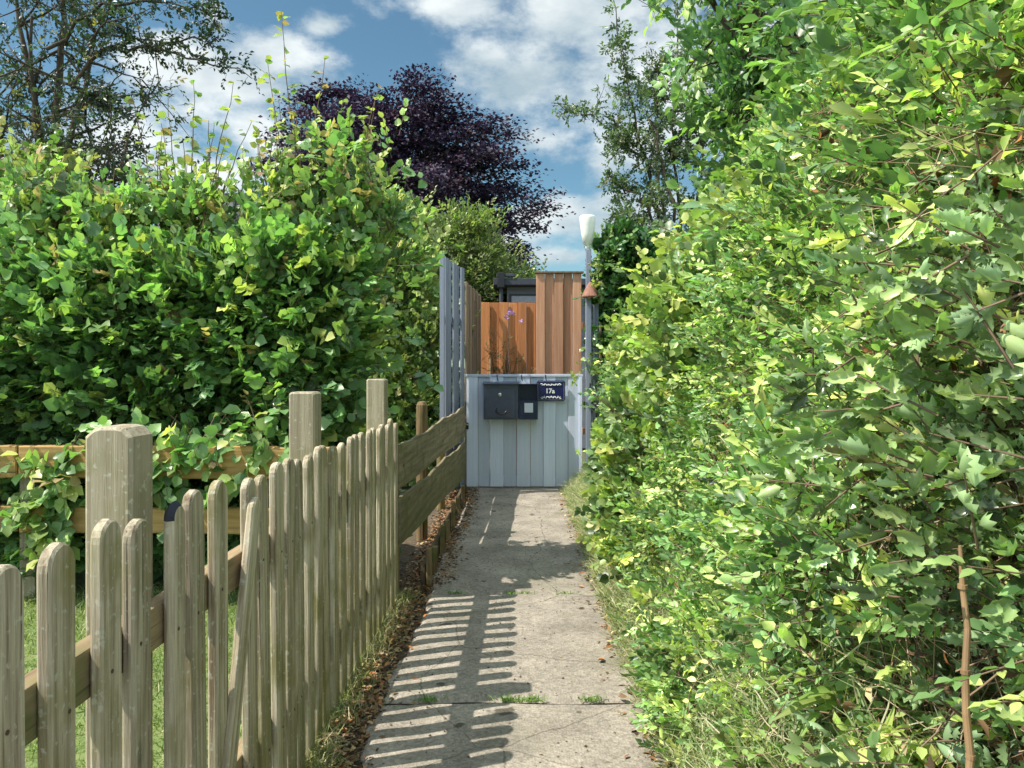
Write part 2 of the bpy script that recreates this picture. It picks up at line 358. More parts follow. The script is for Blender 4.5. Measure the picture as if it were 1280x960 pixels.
M_leaf = leaf_mat('hedge leaf', rough=.40, spec=.5, trans=.30); M_gloss = leaf_mat('glossy leaf', rough=.24, trans=.18, spec=.55)
M_beech = leaf_mat('purple leaf', rough=.6, trans=.12, spec=.25, tint=(.9, .5, .9), under=1.15)
M_grass = leaf_mat('grass blade', rough=.6, trans=.3, spec=.2)
M_dry = attr_mat('dry leaf')
M_twig = plain_mat('twig bark', (.16, .11, .07), .85, var=.35)
M_bark = wood_mat('tree bark', (.12, .095, .07), (.05, .04, .03), grain=(18, 18, 5), bump=.8)
M_picket = wood_mat('weathered picket wood', (.60, .53, .40), (.19, .145, .09), alg=(.20, .185, .06), alg_amt=.36, alg_low=(-.05, .6), spots=(.50, .49, .40), grain=(60, 60, 2.5), bump=.55)
M_post = wood_mat('weathered post wood', (.42, .37, .27), (.25, .21, .14), alg=(.22, .21, .09), alg_amt=.2, spots=(.52, .51, .42), grain=(60, 60, 2), bump=.5)
M_rail = wood_mat('pale rail wood', (.42, .27, .11), (.24, .15, .06), grain=(2.2, 45, 45), alg=(.16, .14, .05), alg_amt=.1)
M_prail = wood_mat('picket rail wood', (.33, .25, .15), (.18, .13, .075), grain=(40, 2.5, 40), alg=(.13, .15, .05), alg_amt=.2)
M_waney = wood_mat('weathered board wood', (.31, .26, .18), (.13, .105, .07), grain=(60, 1.6, 30), alg=(.13, .135, .05), alg_amt=.35, alg_low=(.1, .75))
M_edge = wood_mat('dark damp timber', (.14, .10, .06), (.05, .038, .025), grain=(30, 3, 30), alg=(.09, .10, .03), alg_amt=.35)
M_stake = wood_mat('stake wood', (.32, .23, .12), (.13, .095, .05), grain=(40, 40, 4), alg=(.10, .12, .035), alg_amt=.3)
M_cedar = wood_mat('cedar board', (.68, .31, .13), (.48, .19, .075), grain=(30, 30, 1.6), bump=.2, dark=(.25, .09, .04))
M_cedar2 = wood_mat('paler cedar board', (.66, .38, .24), (.49, .24, .14), grain=(26, 26, 1.4), bump=.2, dark=(.28, .12, .06))
M_brownfence = wood_mat('untreated fence board', (.30, .22, .15), (.19, .13, .09), grain=(30, 30, 1.6), bump=.2)
M_slate = wood_mat('slate blue painted board', (.26, .29, .37), (.18, .205, .27), grain=(22, 22, 1.2), bump=.15, dark=(.06, .07, .10), rough=.6)
M_gate = wood_mat('pale blue grey painted board', (.64, .69, .84), (.56, .61, .76), grain=(34, 34, 1.3), bump=.12, dark=(.33, .38, .42), rough=.55)
M_dark = plain_mat('dark blue metal', (.018, .025, .065), .35, .1, var=.2)
M_boxm = plain_mat('charcoal letterbox metal', (.035, .045, .085), .35, .0, var=.2, spec=.7)
M_iron = plain_mat('black iron', (.015, .016, .02), .45)
M_steel = plain_mat('bright steel', (.6, .6, .6), .3, .9)
M_navy = plain_mat('navy enamel', (.012, .014, .09), .25, var=.1)
M_white = plain_mat('white enamel', (.75, .76, .78), .4, var=.03)
M_label = plain_mat('white label', (.62, .65, .75), .6, var=.04)
M_lamp = plain_mat('frosted white lamp', (.78, .80, .74), .35, var=.05)
M_terra = plain_mat('terracotta', (.26, .12, .085), .8, var=.25)
M_shedw = wood_mat('grey shed board', (.22, .23, .27), (.15, .16, .19), grain=(2, 30, 30), bump=.2)
M_roof = plain_mat('dark roof felt', (.05, .055, .075), .8)
M_glass = plain_mat('dark window glass', (.02, .022, .03), .08, spec=.8)
M_cane = plain_mat('dry cane', (.30, .19, .10), .5, var=.3, scale=12)
M_slateroof = plain_mat('slate roof', (.07, .075, .09), .7)
M_render = plain_mat('cream render', (.6, .58, .52), .8)
M_blackedge = plain_mat('blue black paint', (.018, .02, .035), .6)

def path_mat():
    m, nt, N, L = mat_new('exposed concrete')
    tc = N.new('ShaderNodeTexCoord')
    def noise(s, d=6.0, r=.6):
        n = nd(N, 'ShaderNodeTexNoise', Scale=s, Detail=d, Roughness=r); L.new(tc.outputs['Object'], n.inputs['Vector']); return n.outputs[0]
    a = noise(3.2); b = noise(95.0, 3.0, .6); c = noise(24.0, 5.0, .7)
    r = nd(N, 'ShaderNodeValToRGB'); L.new(a, r.inputs[0]); e = r.color_ramp.elements
    e[0].position = .32; e[0].color = (.20, .178, .150, 1); e[1].position = .68; e[1].color = (.335, .298, .25, 1)
    v = nd(N, 'ShaderNodeTexVoronoi', Scale=95.0); L.new(tc.outputs['Object'], v.inputs['Vector'])
    vs = N.new('ShaderNodeSeparateColor'); L.new(v.outputs['Color'], vs.inputs[0])
    mr = nd(N, 'ShaderNodeMapRange'); L.new(vs.outputs[0], mr.inputs[0]); mr.inputs[3].default_value = .72; mr.inputs[4].default_value = 1.28
    m1 = nd(N, 'ShaderNodeMix', data_type='RGBA', blend_type='MULTIPLY'); m1.inputs[0].default_value = .8; L.new(r.outputs[0], m1.inputs[6]); L.new(mr.outputs[0], m1.inputs[7])
    st = nd(N, 'ShaderNodeMapRange'); L.new(c, st.inputs[0]); st.inputs[1].default_value = .56; st.inputs[2].default_value = .70; st.inputs[4].default_value = .65
    m2 = nd(N, 'ShaderNodeMix', data_type='RGBA'); L.new(st.outputs[0], m2.inputs[0]); L.new(m1.outputs[2], m2.inputs[6]); m2.inputs[7].default_value = (.13, .11, .085, 1)
    d = noise(11.0, 2.0, .5); sm = nd(N, 'ShaderNodeMapRange'); L.new(d, sm.inputs[0]); sm.inputs[1].default_value = .68; sm.inputs[2].default_value = .73; sm.inputs[4].default_value = .8
    m3 = nd(N, 'ShaderNodeMix', data_type='RGBA'); L.new(sm.outputs[0], m3.inputs[0]); L.new(m2.outputs[2], m3.inputs[6]); m3.inputs[7].default_value = (.05, .045, .035, 1)
    ms = nd(N, 'ShaderNodeTexNoise', Scale=1.7, Detail=7.0, Roughness=.65, Distortion=.6); L.new(tc.outputs['Object'], ms.inputs['Vector'])
    msr = nd(N, 'ShaderNodeMapRange'); L.new(ms.outputs[0], msr.inputs[0]); msr.inputs[1].default_value = .54; msr.inputs[2].default_value = .66; msr.inputs[4].default_value = .45
    m4 = nd(N, 'ShaderNodeMix', data_type='RGBA'); L.new(msr.outputs[0], m4.inputs[0]); L.new(m3.outputs[2], m4.inputs[6]); m4.inputs[7].default_value = (.15, .145, .10, 1)
    vc = nd(N, 'ShaderNodeTexVoronoi', Scale=1.3, feature='DISTANCE_TO_EDGE'); dn = nd(N, 'ShaderNodeMixRGB'); dn.inputs[0].default_value = .12; L.new(tc.outputs['Object'], dn.inputs[1]); L.new(ms.outputs[1], dn.inputs[2]); L.new(dn.outputs[0], vc.inputs['Vector'])
    cr = nd(N, 'ShaderNodeMapRange'); L.new(vc.outputs['Distance'], cr.inputs[0]); cr.inputs[1].default_value = .004; cr.inputs[2].default_value = .0015; cr.inputs[3].default_value = 0; cr.inputs[4].default_value = .55
    m5 = nd(N, 'ShaderNodeMix', data_type='RGBA'); L.new(cr.outputs[0], m5.inputs[0]); L.new(m4.outputs[2], m5.inputs[6]); m5.inputs[7].default_value = (.06, .05, .035, 1)
    p = nd(N, 'ShaderNodeBsdfPrincipled', Roughness=.92); p.inputs['Specular IOR Level'].default_value = .15; L.new(m5.outputs[2], p.inputs['Base Color'])
    sc = nd(N, 'ShaderNodeMath', operation='MULTIPLY_ADD'); L.new(v.outputs['Distance'], sc.inputs[0]); sc.inputs[1].default_value = 1.0; L.new(b, sc.inputs[2])
    bp = nd(N, 'ShaderNodeBump', Strength=.6, Distance=.004); L.new(sc.outputs[0], bp.inputs['Height']); L.new(bp.outputs[0], p.inputs['Normal'])
    o = N.new('ShaderNodeOutputMaterial'); L.new(p.outputs[0], o.inputs[0]); return m
def soil_mat(name, cols, scale=14, bump=.8):
    m, nt, N, L = mat_new(name)
    tc = N.new('ShaderNodeTexCoord'); n = nd(N, 'ShaderNodeTexNoise', Scale=scale, Detail=9.0, Roughness=.7); L.new(tc.outputs['Object'], n.inputs['Vector'])
    r = nd(N, 'ShaderNodeValToRGB'); L.new(n.outputs[0], r.inputs[0]); el = r.color_ramp.elements
    el[0].position = .3; el[0].color = c4(cols[0]); el[1].position = .7; el[1].color = c4(cols[-1])
    for i, c in enumerate(cols[1:-1]): x = el.new(.3+.4*(i+1)/(len(cols)-1)); x.color = c4(c)
    p = nd(N, 'ShaderNodeBsdfPrincipled', Roughness=.95); L.new(r.outputs[0], p.inputs['Base Color'])
    b = nd(N, 'ShaderNodeBump', Strength=bump, Distance=.02); L.new(n.outputs[0], b.inputs['Height']); L.new(b.outputs[0], p.inputs['Normal'])
    o = N.new('ShaderNodeOutputMaterial'); L.new(p.outputs[0], o.inputs[0]); return m

# ------------------------------------------------------------------ ground, path, lawn
def sheet(name, x0, x1, y0, y1, nx, ny, fz, mat):
    xs = np.linspace(x0, x1, nx); ys = np.linspace(y0, y1, ny); X, Y = np.meshgrid(xs, ys)
    Z = fz(X, Y); V = np.stack([X, Y, Z], -1).reshape(-1, 3)
    i = (np.arange(ny-1)[:, None]*nx+np.arange(nx-1)[None]).reshape(-1)
    F = np.stack([i, i+1, i+nx+1, i+nx], -1)
    return tag(np_mesh(name, V, F, mat, smooth=True), kind='structure')
M_ground = soil_mat('garden soil', [(.05, .06, .02), (.075, .085, .03), (.10, .09, .05)], 4)
sheet('ground', -900, 900, -900, 1500, 3, 3, lambda X, Y: X*0-.03, M_ground)
M_soil = soil_mat('leafy soil', [(.035, .027, .018), (.09, .065, .04), (.17, .125, .08)], 30)
sheet('soil_strip', -.98, -.46, -.6, 8.55, 14, 160, lambda X, Y: .012*np.sin(X*31+Y*5)*np.sin(Y*9)-.002, M_soil)
M_lawn = soil_mat('mown lawn soil', [(.08, .12, .03), (.13, .18, .05), (.19, .21, .08)], 9)
sheet('lawn', -12, -.98, -1.5, 7.9, 60, 60, lambda X, Y: .012*np.sin(X*5)*np.sin(Y*4)-.006, M_lawn)
M_verge = soil_mat('verge soil', [(.03, .03, .015), (.08, .075, .04), (.12, .10, .06)], 22)
sheet('verge', .44, 3.2, -.6, 8.7, 60, 160, lambda X, Y: np.clip((X-.5)*.10, -.02, .2)+.01*np.sin(X*27+Y*11)*np.sin(Y*13), M_verge)
M_path = path_mat()
def slab(y0, y1):
    n = 60; k = int((y1-y0)/.035)
    def edge(s, yy): return s+.02*np.sin(yy*3.1+s*9)+.012*np.sin(yy*11.7+s*4)+.008*np.sin(yy*31)
    ys = np.linspace(y0, y1, k); t = np.linspace(0, 1, n)
    L_ = edge(-.53, ys); R_ = edge(.50, ys)+.007*ys
    X = L_[:, None]*(1-t)+R_[:, None]*t; Y = np.repeat(ys[:, None], n, 1)
    Z = .022+.003*np.sin(X*9+Y*3)+.002*np.sin(X*23)*np.sin(Y*19)
    d = np.minimum(np.minimum(t, 1-t)[None]*1.03, np.minimum(ys-y0, y1-ys)[:, None]); Z = Z-.02*np.exp(-d/.012)
    V = np.stack([X, Y, Z], -1).reshape(-1, 3)
    i = (np.arange(k-1)[:, None]*n+np.arange(n-1)[None]).reshape(-1); F = np.stack([i, i+1, i+n+1, i+n], -1)
    return V, F
A = Acc()
for y0, y1 in [(-1.6, -.09), (-.08, 1.43), (1.44, 2.985), (3.0, 4.45), (4.465, 6.04), (6.055, 7.45), (7.46, 8.62), (8.63, 11.5)]:
    V, F = slab(y0, y1); A.add(V, F)
tag(A.build('path', M_path, smooth=True), kind='structure')

def blades(P, h, w, cols, lean=.35, wts=None):
    n = len(P); d = norm(np.concatenate([rng.normal(size=(n, 2))*lean, np.ones((n, 1))], 1)); s = norm(np.cross(d, rnd(n)))
    h = h*(1+rng.uniform(-.5, .6, n))[:, None]; c = palette(n, cols, wts, .2)
    bend = np.concatenate([rng.normal(size=(n, 2))*.35, -np.abs(rng.normal(size=(n, 1)))*.25], 1)
    V = np.stack([P-s*w/2, P+s*w/2, P+d*h*.55+s*w*.4, P+d*h*.55-s*w*.4, P+d*h+bend*h], 1)
    T = np.array([(0, 1, 2), (0, 2, 3), (3, 2, 4)])
    return V.reshape(-1, 3), (T[None]+(np.arange(n)*5)[:, None, None]).reshape(-1, 3), np.repeat(c, 5, 0)
GR = [(.10, .17, .03), (.16, .22, .05), (.25, .27, .09), (.34, .31, .15)]
n = 60000
P = np.stack([rng.uniform(-5.5, -.9, n), rng.uniform(.2, 4.6, n), np.full(n, -.004)], 1)
A = Acc(); A.add(*blades(P, .045, .005, GR, .5, [3, 4, 3, 1]))
tag(A.build('lawn_grass', M_grass), 'short pale green lawn grass behind the picket fence', kind='stuff')

# grass and weeds growing along the fence foot and in the joints
A = Acc()
n = 3600; cl = rng.uniform(.6, 4.5, 60); y = rng.choice(cl, n)+rng.normal(size=n)*.05
x = -.70+np.abs(rng.normal(size=n))*.055-.02
A.add(*blades(np.stack([x, y, x*0+.0], 1), .075, .0035, [(.13, .18, .04), (.22, .25, .07), (.38, .32, .17)], .6, [3, 3, 4]))
n = 420; cy = rng.choice([3.0, 3.0, 4.46], n); cx_ = rng.choice([-.36, -.04, .05, .28], n)+rng.normal(size=n)*.03
A.add(*blades(np.stack([cx_, cy+rng.normal(size=n)*.008, x[:n]*0+.012], 1), .025, .004, [(.10, .20, .02), (.16, .28, .03)], .6))
tag(A.build('fence_foot_grass', M_grass), 'tufts of grass along the foot of the picket fence and in the path joints', kind='stuff')

# litter
def litter(n, fx, fy, size, cols, zl=.006, wts=None):
    P = np.stack([fx(n), fy(n), zl+np.abs(rng.normal(size=n))*.008], 1)
    a = rnd(n); a[:, 2] *= .25; nn = np.array([[0, 0, 1.]])+rnd(n, .35)
    return leaves_arrays(P, a, nn, size*(1+rng.uniform(-.5, .7, n)), OVAL, palette(n, cols, wts, .25))
BR = [(.16, .10, .055), (.26, .17, .09), (.09, .06, .035), (.38, .28, .16), (.30, .13, .05)]
A = Acc()
A.add(*litter(9500, lambda n: -.62+rng.normal(size=n)*.065, lambda n: rng.uniform(.7, 8.5, n), .022, BR))
A.add(*litter(900, lambda n: -.50+np.abs(rng.normal(size=n))*.05, lambda n: rng.uniform(4.6, 8.5, n), .022, BR, .02))
A.add(*litter(1500, lambda n: .50+rng.normal(size=n)*.05, lambda n: rng.uniform(1.6, 8.4, n), .026, BR+[(.5, .42, .2)], .02))
A.add(*litter(170, lambda n: rng.uniform(-.5, .5, n), lambda n: rng.uniform(1.7, 8.4, n), .010, BR, .021))
tag(A.build('leaf_litter', M_dry), 'dry brown leaf litter along both edges of the concrete path', kind='stuff')
A = Acc(); n = 1800
P = np.stack([rng.uniform(-.52, .5, n), rng.uniform(1.8, 8.4, n), np.full(n, .024)], 1)
P[:900, 0] = -.60+rng.normal(size=900)*.05; P[:900, 2] = .006
sz = rng.uniform(.002, .0065, n)[:, None]; O = np.array([(1, 0, 0), (0, 1, 0), (-1, 0, 0), (0, -1, 0), (0, 0, .8)])
V = P[:, None]+O[None]*sz[:, None]*(1+rng.uniform(-.3, .3, (n, 5, 1))); T = np.array([(0, 1, 4), (1, 2, 4), (2, 3, 4), (3, 0, 4)])
A.add(V.reshape(-1, 3), (T[None]+(np.arange(n)*5)[:, None, None]).reshape(-1, 3), np.repeat(palette(n, [(.10, .085, .06), (.2, .17, .13), (.05, .04, .03)]), 5, 0))
tag(A.build('gravel', M_dry), 'loose grit and crumbs of soil on the concrete path', kind='stuff')

# ------------------------------------------------------------------ picket fence
FX = -.70
pf = empty('picket_fence', (FX, 4.4, 0), label='weathered low picket fence of round topped pales along the left of the path', cat='fence')
def fence_child(o): o.parent = pf; o.matrix_parent_inverse = Matrix.Translation((-FX, -4.4, 0)); return o
def picket(w, h, t, taper=.0, seed=0):
    rr = random.Random(seed); pts = []
    pts += [(w/2*(1+rr.uniform(-.03, .03)), 0), (w/2, h*.3), (w/2*(1+rr.uniform(-.04, .04)), h*.6)]
    k = 10; r = w/2
    for i in range(k+1):
        a = math.pi*i/k; pts.append((r*math.cos(a)*(1+rr.uniform(-.015, .015)), h-r*1.05+r*1.05*math.sin(a)*(1+rr.uniform(-.02, .02))))
    pts += [(-w/2*(1+rr.uniform(-.04, .04)), h*.6), (-w/2, h*.3), (-w/2, 0)]
    bm = bmesh.new(); poly_prism(bm, pts, t, 'X', bev=.0045 if seed != 10 else .011); return bm
ys = [.305, .427, .548, .668, .79, .915, 1.037, 1.16, 1.285, 1.40, 1.55, 1.664, 1.772, 1.997, 2.104, 2.224, 2.325, 2.43, 2.535, 2.64, 2.76, 2.904, 3.035, 3.15, 3.276, 3.42, 3.56, 3.68, 3.80, 3.93, 4.05, 4.18, 4.31]
for i, y in enumerate(ys):
    h = 1.045+.008*math.sin(i*1.7)+random.uniform(-.012, .014)
    w = .072+random.uniform(-.005, .004)
    o = obj_bm('picket', picket(w, h, .022, seed=i), M_picket, None, (FX+random.uniform(-.003, .003), y, -.005))
    o.rotation_euler = (random.uniform(-.012, .012), random.uniform(-.012, .006), random.uniform(-.06, .06)); fence_child(o)
    if 1.53 < y < 1.56:
        o['label'] = 'picket with a blue black top'
        me = o.data; me.materials.append(M_blackedge)
        for p in me.polygons:
            c = p.center
            if c.z > h-.052 and c.y < .022 and len(p.vertices) < 8: p.material_index = 1  # edge faces near the top are coloured blue black
M_nail = plain_mat('rusty nail', (.07, .045, .03), .7)
for o in [o for o in pf.children if o.name.startswith('picket')]:
    if o.location.y > 2.6: continue
    for z in (.80+random.uniform(-.02, .02), .275+random.uniform(-.02, .02)):
        bm = bmesh.new(); lathe_bm(bm, [(.0038, 0), (.0038, .0012), (.002, .0018)], 8)
        nl = obj_bm('nail', bm, M_nail, o, (.011, random.uniform(-.015, .015), z)); nl.rotation_euler = (0, R(90), 0)
# the loose one that leans across the gap
o = obj_bm('picket', picket(.066, 1.02, .02, seed=99), M_picket, None, (FX+.022, 1.668, .015)); o.rotation_euler = (R(-19.5), 0, .05)
fence_child(o); o['label'] = 'loose picket leaning to the far side'
o.rotation_euler = (-R(19.5), 0, .05)
# rails and posts on the lawn side
for z, hh in ((.80, .085), (.275, .085)):
    for a, b in ((.15, 1.46), (1.46, 2.86), (2.86, 4.36)):
        bm = bmesh.new(); L_ = b-a-.004
        box_bm(bm, (0, 0, 0), (.038, L_, hh), .005)
        o = obj_bm('rail', bm, M_prail, None, (FX-.033, (a+b)/2, z)); o.rotation_euler = (random.uniform(-.006, .006), 0, 0); fence_child(o)
for y, h, w, chm in ((1.525, 1.198, .093, .020), (2.86, 1.235, .098, .008), (4.34, 1.275, .105, .008)):
    bm = bmesh.new(); ww = w/2
    pts = [(-ww, 0), (ww, 0), (ww, h-chm), (ww-chm*.9, h-chm*.15), (ww-chm*1.6, h), (-ww+chm*1.6, h), (-ww+chm*.9, h-chm*.15), (-ww, h-chm)]
    poly_prism(bm, pts, w, 'Y', bev=.007)
    o = obj_bm('post', bm, M_post, None, (FX-.053-w/2, y, 0)); fence_child(o)

# ------------------------------------------------------------------ rail fence across the garden
rf = empty('rail_fence', (-.86, 4.33, 0), label='thick pale timber rails running left under the hazel hedge', cat='fence')
def fchild(o, e): o.parent = e; o.matrix_parent_inverse = Matrix.Translation(-Vector(e.location)); return o
for z, hh, t in ((.80, .185, .07), (.47, .15, .06)):
    for k, (a, b) in enumerate(((-.86, -2.86), (-2.87, -4.9), (-4.91, -7))):
        bm = bmesh.new(); L_ = abs(b-a)
        m = 14; prof = []
        for i in range(m+1): prof.append((-L_/2+L_*i/m, hh/2+random.uniform(-.006, .004)))
        for i in range(m, -1, -1): prof.append((-L_/2+L_*i/m, -hh/2+random.uniform(-.004, .006)))
        poly_prism(bm, prof, t, 'Y', .006)
        o = obj_bm('rail', bm, M_rail, None, ((a+b)/2, 4.27+.055*abs((a+b)/2+.86), z)); o.rotation_euler = (0, 0, R(-3.1)); fchild(o, rf)
for x in (-2.86, -4.9):
    fchild(part_box('post', (x, 4.27+.055*abs(x+.86)+.09, .40), (.09, .09, .8), M_post), rf)

# ------------------------------------------------------------------ waney board fence up to the gate
wf = empty('board_fence', (-.64, 8.4, 0), label='two wide rough edged boards with a gap between them from picket fence to gate', cat='fence')
def waney(y0, y1, zt0, zt1, zb0, zb1, x0, x1, name='board', amp=.011):
    m = 40; top = []; bot = []; s = random.uniform(0, 9)
    for i in range(m+1):
        t = i/m; y = y0+(y1-y0)*t
        top.append((y, zt0+(zt1-zt0)*t+amp*math.sin(y*3.3+s)+amp*.5*math.sin(y*9+s)+random.uniform(-.002, .002)))
        bot.append((y, zb0+(zb1-zb0)*t+amp*.7*math.sin(y*2.6+s*2)))
    bm = bmesh.new(); pts = top+bot[::-1]
    poly_prism(bm, [(a-(y0+y1)/2, b-.6) for a, b in pts], .024, 'X', .004)
    o = obj_bm(name, bm, M_waney, None, ((x0+x1)/2, (y0+y1)/2, .6)); o.rotation_euler = (0, 0, -math.atan2(x1-x0, y1-y0)); return fchild(o, wf)
waney(4.42, 8.42, .875, .945, .635, .60, -.70, -.605)
waney(4.42, 8.42, .575, .555, .31, .17, -.69, -.595)
for y, x in ((5.95, -.755),):
    bm = bmesh.new(); lathe_bm(bm, [(.045, 0), (.046, .9), (.043, 1.06), (.03, 1.085), (.005, 1.09)], 14); fchild(obj_bm('post', bm, M_stake, None, (x, y, 0), smooth=False), wf)
for y in (7.3, 4.50):
    bm = bmesh.new(); lathe_bm(bm, [(.04, 0), (.04, .80), (.02, .82)], 12); fchild(obj_bm('post', bm, M_stake, None, (-.745, y, 0)), wf)

et = empty('path_edging', (-.56, 4.6, 0), label='damp dark timber edging held by short stakes between path and board fence', cat='edging')
for (y0, y1, x0, x1, h) in ((4.62, 6.4, -.575, -.585, .15), (6.42, 8.3, -.585, -.60, .12)):
    o = part_box('board', ((x0+x1)/2, (y0+y1)/2, h/2-.01), (.026, y1-y0, h), M_edge, None, .005); fchild(o, et)
for y, h in ((4.64, .26), (4.95, .20), (5.45, .24), (5.9, .19), (6.38, .25), (6.9, .2), (7.5, .22)):
    o = part_box('stake', (-.545-.004*random.random(), y, h/2-.02), (.036, .045, h), M_stake, None, .005, (0, random.uniform(-.05, .05), .1)); fchild(o, et)

# ------------------------------------------------------------------ gate
GY = 8.58
gt = empty('gate', (-.585, GY, 0), label='pale blue grey boarded gate closing the end of the path', cat='gate')
xs = [-.585, -.455, -.32, -.165, -.02, .135, .28, .42, .56, .72]
for i in range(len(xs)-1):
    w = xs[i+1]-xs[i]-.004; dy = -.014 if i % 2 == 0 else 0
    bm = bmesh.new(); box_bm(bm, (0, 0, 0), (w, .02, 1.235), .004)
    fchild(obj_bm('board', bm, M_gate, None, ((xs[i]+xs[i+1])/2, GY+dy, .655)), gt)
o = part_box('top_rail', (.0675, GY-.001, 1.288), (1.32, .06, .03), M_gate, None, .004); fchild(o, gt)
o = part_box('frame', (.699, GY-.034, .655), (.035, .018, 1.225), M_gate, None, .003); fchild(o, gt)
o = part_box('bottom_rail', (.0675, GY+.03, .10), (1.28, .035, .10), M_gate, None, .003); fchild(o, gt)
for x in (-.24, .035, .305):
    bm = bmesh.new(); tube_bm(bm, [(0, 0, .018), (0, -.02, .012), (.003, -.024, -.012), (.006, -.018, -.034), (.012, -.006, -.045)], .0055, 6)
    fchild(obj_bm('hook', bm, M_iron, None, (x, GY-.034, 1.275)), gt)
o = part_box('latch', (-.575, GY-.03, .72), (.03, .02, .075), M_iron, None, .003); fchild(o, gt)

# letter box
lb = empty('letter_box', (-.088, GY-.03, .80), label='charcoal metal letter box with lock and newspaper holder fixed to the gate', cat='letter box')
def lchild(o): return fchild(o, lb)
x0, x1, x2, zt, zb = -.385, .0, .215, 1.195, .80; yb = GY-.026; dp = .13
bm = bmesh.new(); box_bm(bm, (0, 0, 0), (x1-x0, dp, zt-zb), .006); lchild(obj_bm('body', bm, M_boxm, None, ((x0+x1)/2, yb-dp/2, (zt+zb)/2)))
lchild(part_box('front_panel', ((x0+x1)/2-.008, yb-dp-.006, .975), (.325, .012, .315), M_boxm, None, .004))
lchild(part_box('lid', ((x0+x1)/2, yb-dp/2-.014, zt+.008), (x1-x0+.02, dp+.05, .014), M_boxm, None, .004, (R(6), 0, 0)))
bm = bmesh.new(); lathe_bm(bm, [(.020, 0), (.020, .008), (.013, .012), (.006, .013)], 16); o = obj_bm('lock', bm, M_steel, None, (-.205, yb-dp-.012, 1.075)); o.rotation_euler = (R(90), 0, 0); lchild(o)
bm = bmesh.new(); pts = [(.055*math.cos(a), -.014-.02*math.sin((a-R(150))/R(210)*math.pi), .04*math.sin(a)) for a in [R(150+i*21) for i in range(11)]]
tube_bm(bm, pts, .009, 8); lchild(obj_bm('handle', bm, M_iron, None, (-.19, yb-dp-.014, .90)))
# open newspaper compartment: four walls and a back
bm = bmesh.new(); w = x2-x1-.004; cx = (x1+x2)/2+.002; hh = zt-zb
box_bm(bm, (0, dp/2-.004, 0), (w, .006, hh)); box_bm(bm, (-w/2+.004, 0, 0), (.008, dp-.01, hh)); box_bm(bm, (w/2-.004, 0, 0), (.008, dp-.01, hh))
box_bm(bm, (0, 0, hh/2-.004), (w-.017, dp-.012, .008)); box_bm(bm, (0, 0, -hh/2+.004), (w-.017, dp-.012, .008)); box_bm(bm, (0, -dp/2+.012, -.09), (w-.018, .006, .205))
lchild(obj_bm('newspaper_holder', bm, M_dark, None, (cx, yb-dp/2, (zt+zb)/2)))
lchild(part_box('label', (cx+.005, yb-dp+.002, .93), (.095, .004, .105), M_label, None, .001))
# name plate
sg = empty('house_sign', (.36, GY-.06, 1.1), label='small navy enamel plate with white lettering at the top of the gate', cat='sign')
def schild(o): return fchild(o, sg)
sx0, sx1, sz0, sz1 = .205, .525, 1.0, 1.232; sy = GY-.052
def plate_pts(w, h, c=.018):
    return [(-w/2+c, -h/2), (w/2-c, -h/2), (w/2, -h/2+c), (w/2, h/2-c), (w/2-c, h/2), (-w/2+c, h/2), (-w/2, h/2-c), (-w/2, -h/2+c)]
bm = bmesh.new(); poly_prism(bm, plate_pts(sx1-sx0, sz1-sz0), .012, 'Y', .003); schild(obj_bm('plate', bm, M_navy, None, (.365, sy, 1.116)))
bm = bmesh.new(); W2, H2 = .292, .204
for (c, s) in (((0, 0, H2/2), (W2, .003, .005)), ((0, 0, -H2/2), (W2, .003, .005)), ((-W2/2, 0, 0), (.005, .003, H2-.006)), ((W2/2, 0, 0), (.005, .003, H2-.006))): box_bm(bm, c, s)
schild(obj_bm('border', bm, plain_mat('grey line', (.2, .22, .3), .5), None, (.365, sy-.0072, 1.116)))
cu = bpy.data.curves.new('number', 'FONT'); cu.body = '17a'; cu.size = .074; cu.align_x = 'CENTER'; cu.align_y = 'CENTER'; cu.extrude = .0015; cu.offset = .0022
to = bpy.data.objects.new('number_tmp', cu); COL.objects.link(to); bpy.context.view_layer.update()
me = bpy.data.meshes.new_from_object(to.evaluated_get(bpy.context.evaluated_depsgraph_get())); bpy.data.objects.remove(to)
me.materials.clear(); me.materials.append(M_white)
no = bpy.data.objects.new('number', me); link(no); no.location = (.355, sy-.0085, 1.112); no.rotation_euler = (R(90), 0, 0); schild(no)
for zz, amp, ph, nm in ((1.181, .010, 0, 'lettering'), (1.045, .013, 2, 'ornament')):
    bm = bmesh.new()
    tube_bm(bm, [(-.115+.23*i/40, 0, amp*.7*math.sin(i*.9+ph)+(.010*abs(i-20)/20 if ph == 0 else -.012*(abs(i-20)/20)**2)) for i in range(41)], .0042, 5)
    for k in range(9):
        x = -.1+.025*k; tube_bm(bm, [(x, 0, -.008), (x+.004, 0, .010+.006*(k % 3 == 1))], .0036, 5)
    schild(obj_bm(nm, bm, M_white, None, (.365, sy-.008, zz)))
for x in (-.145, .145):
    bm = bmesh.new(); box_bm(bm, (0, 0, 0), (.012, .01, .012), .002); schild(obj_bm('screw', bm, M_iron, None, (.365+x, sy-.008, 1.216)))

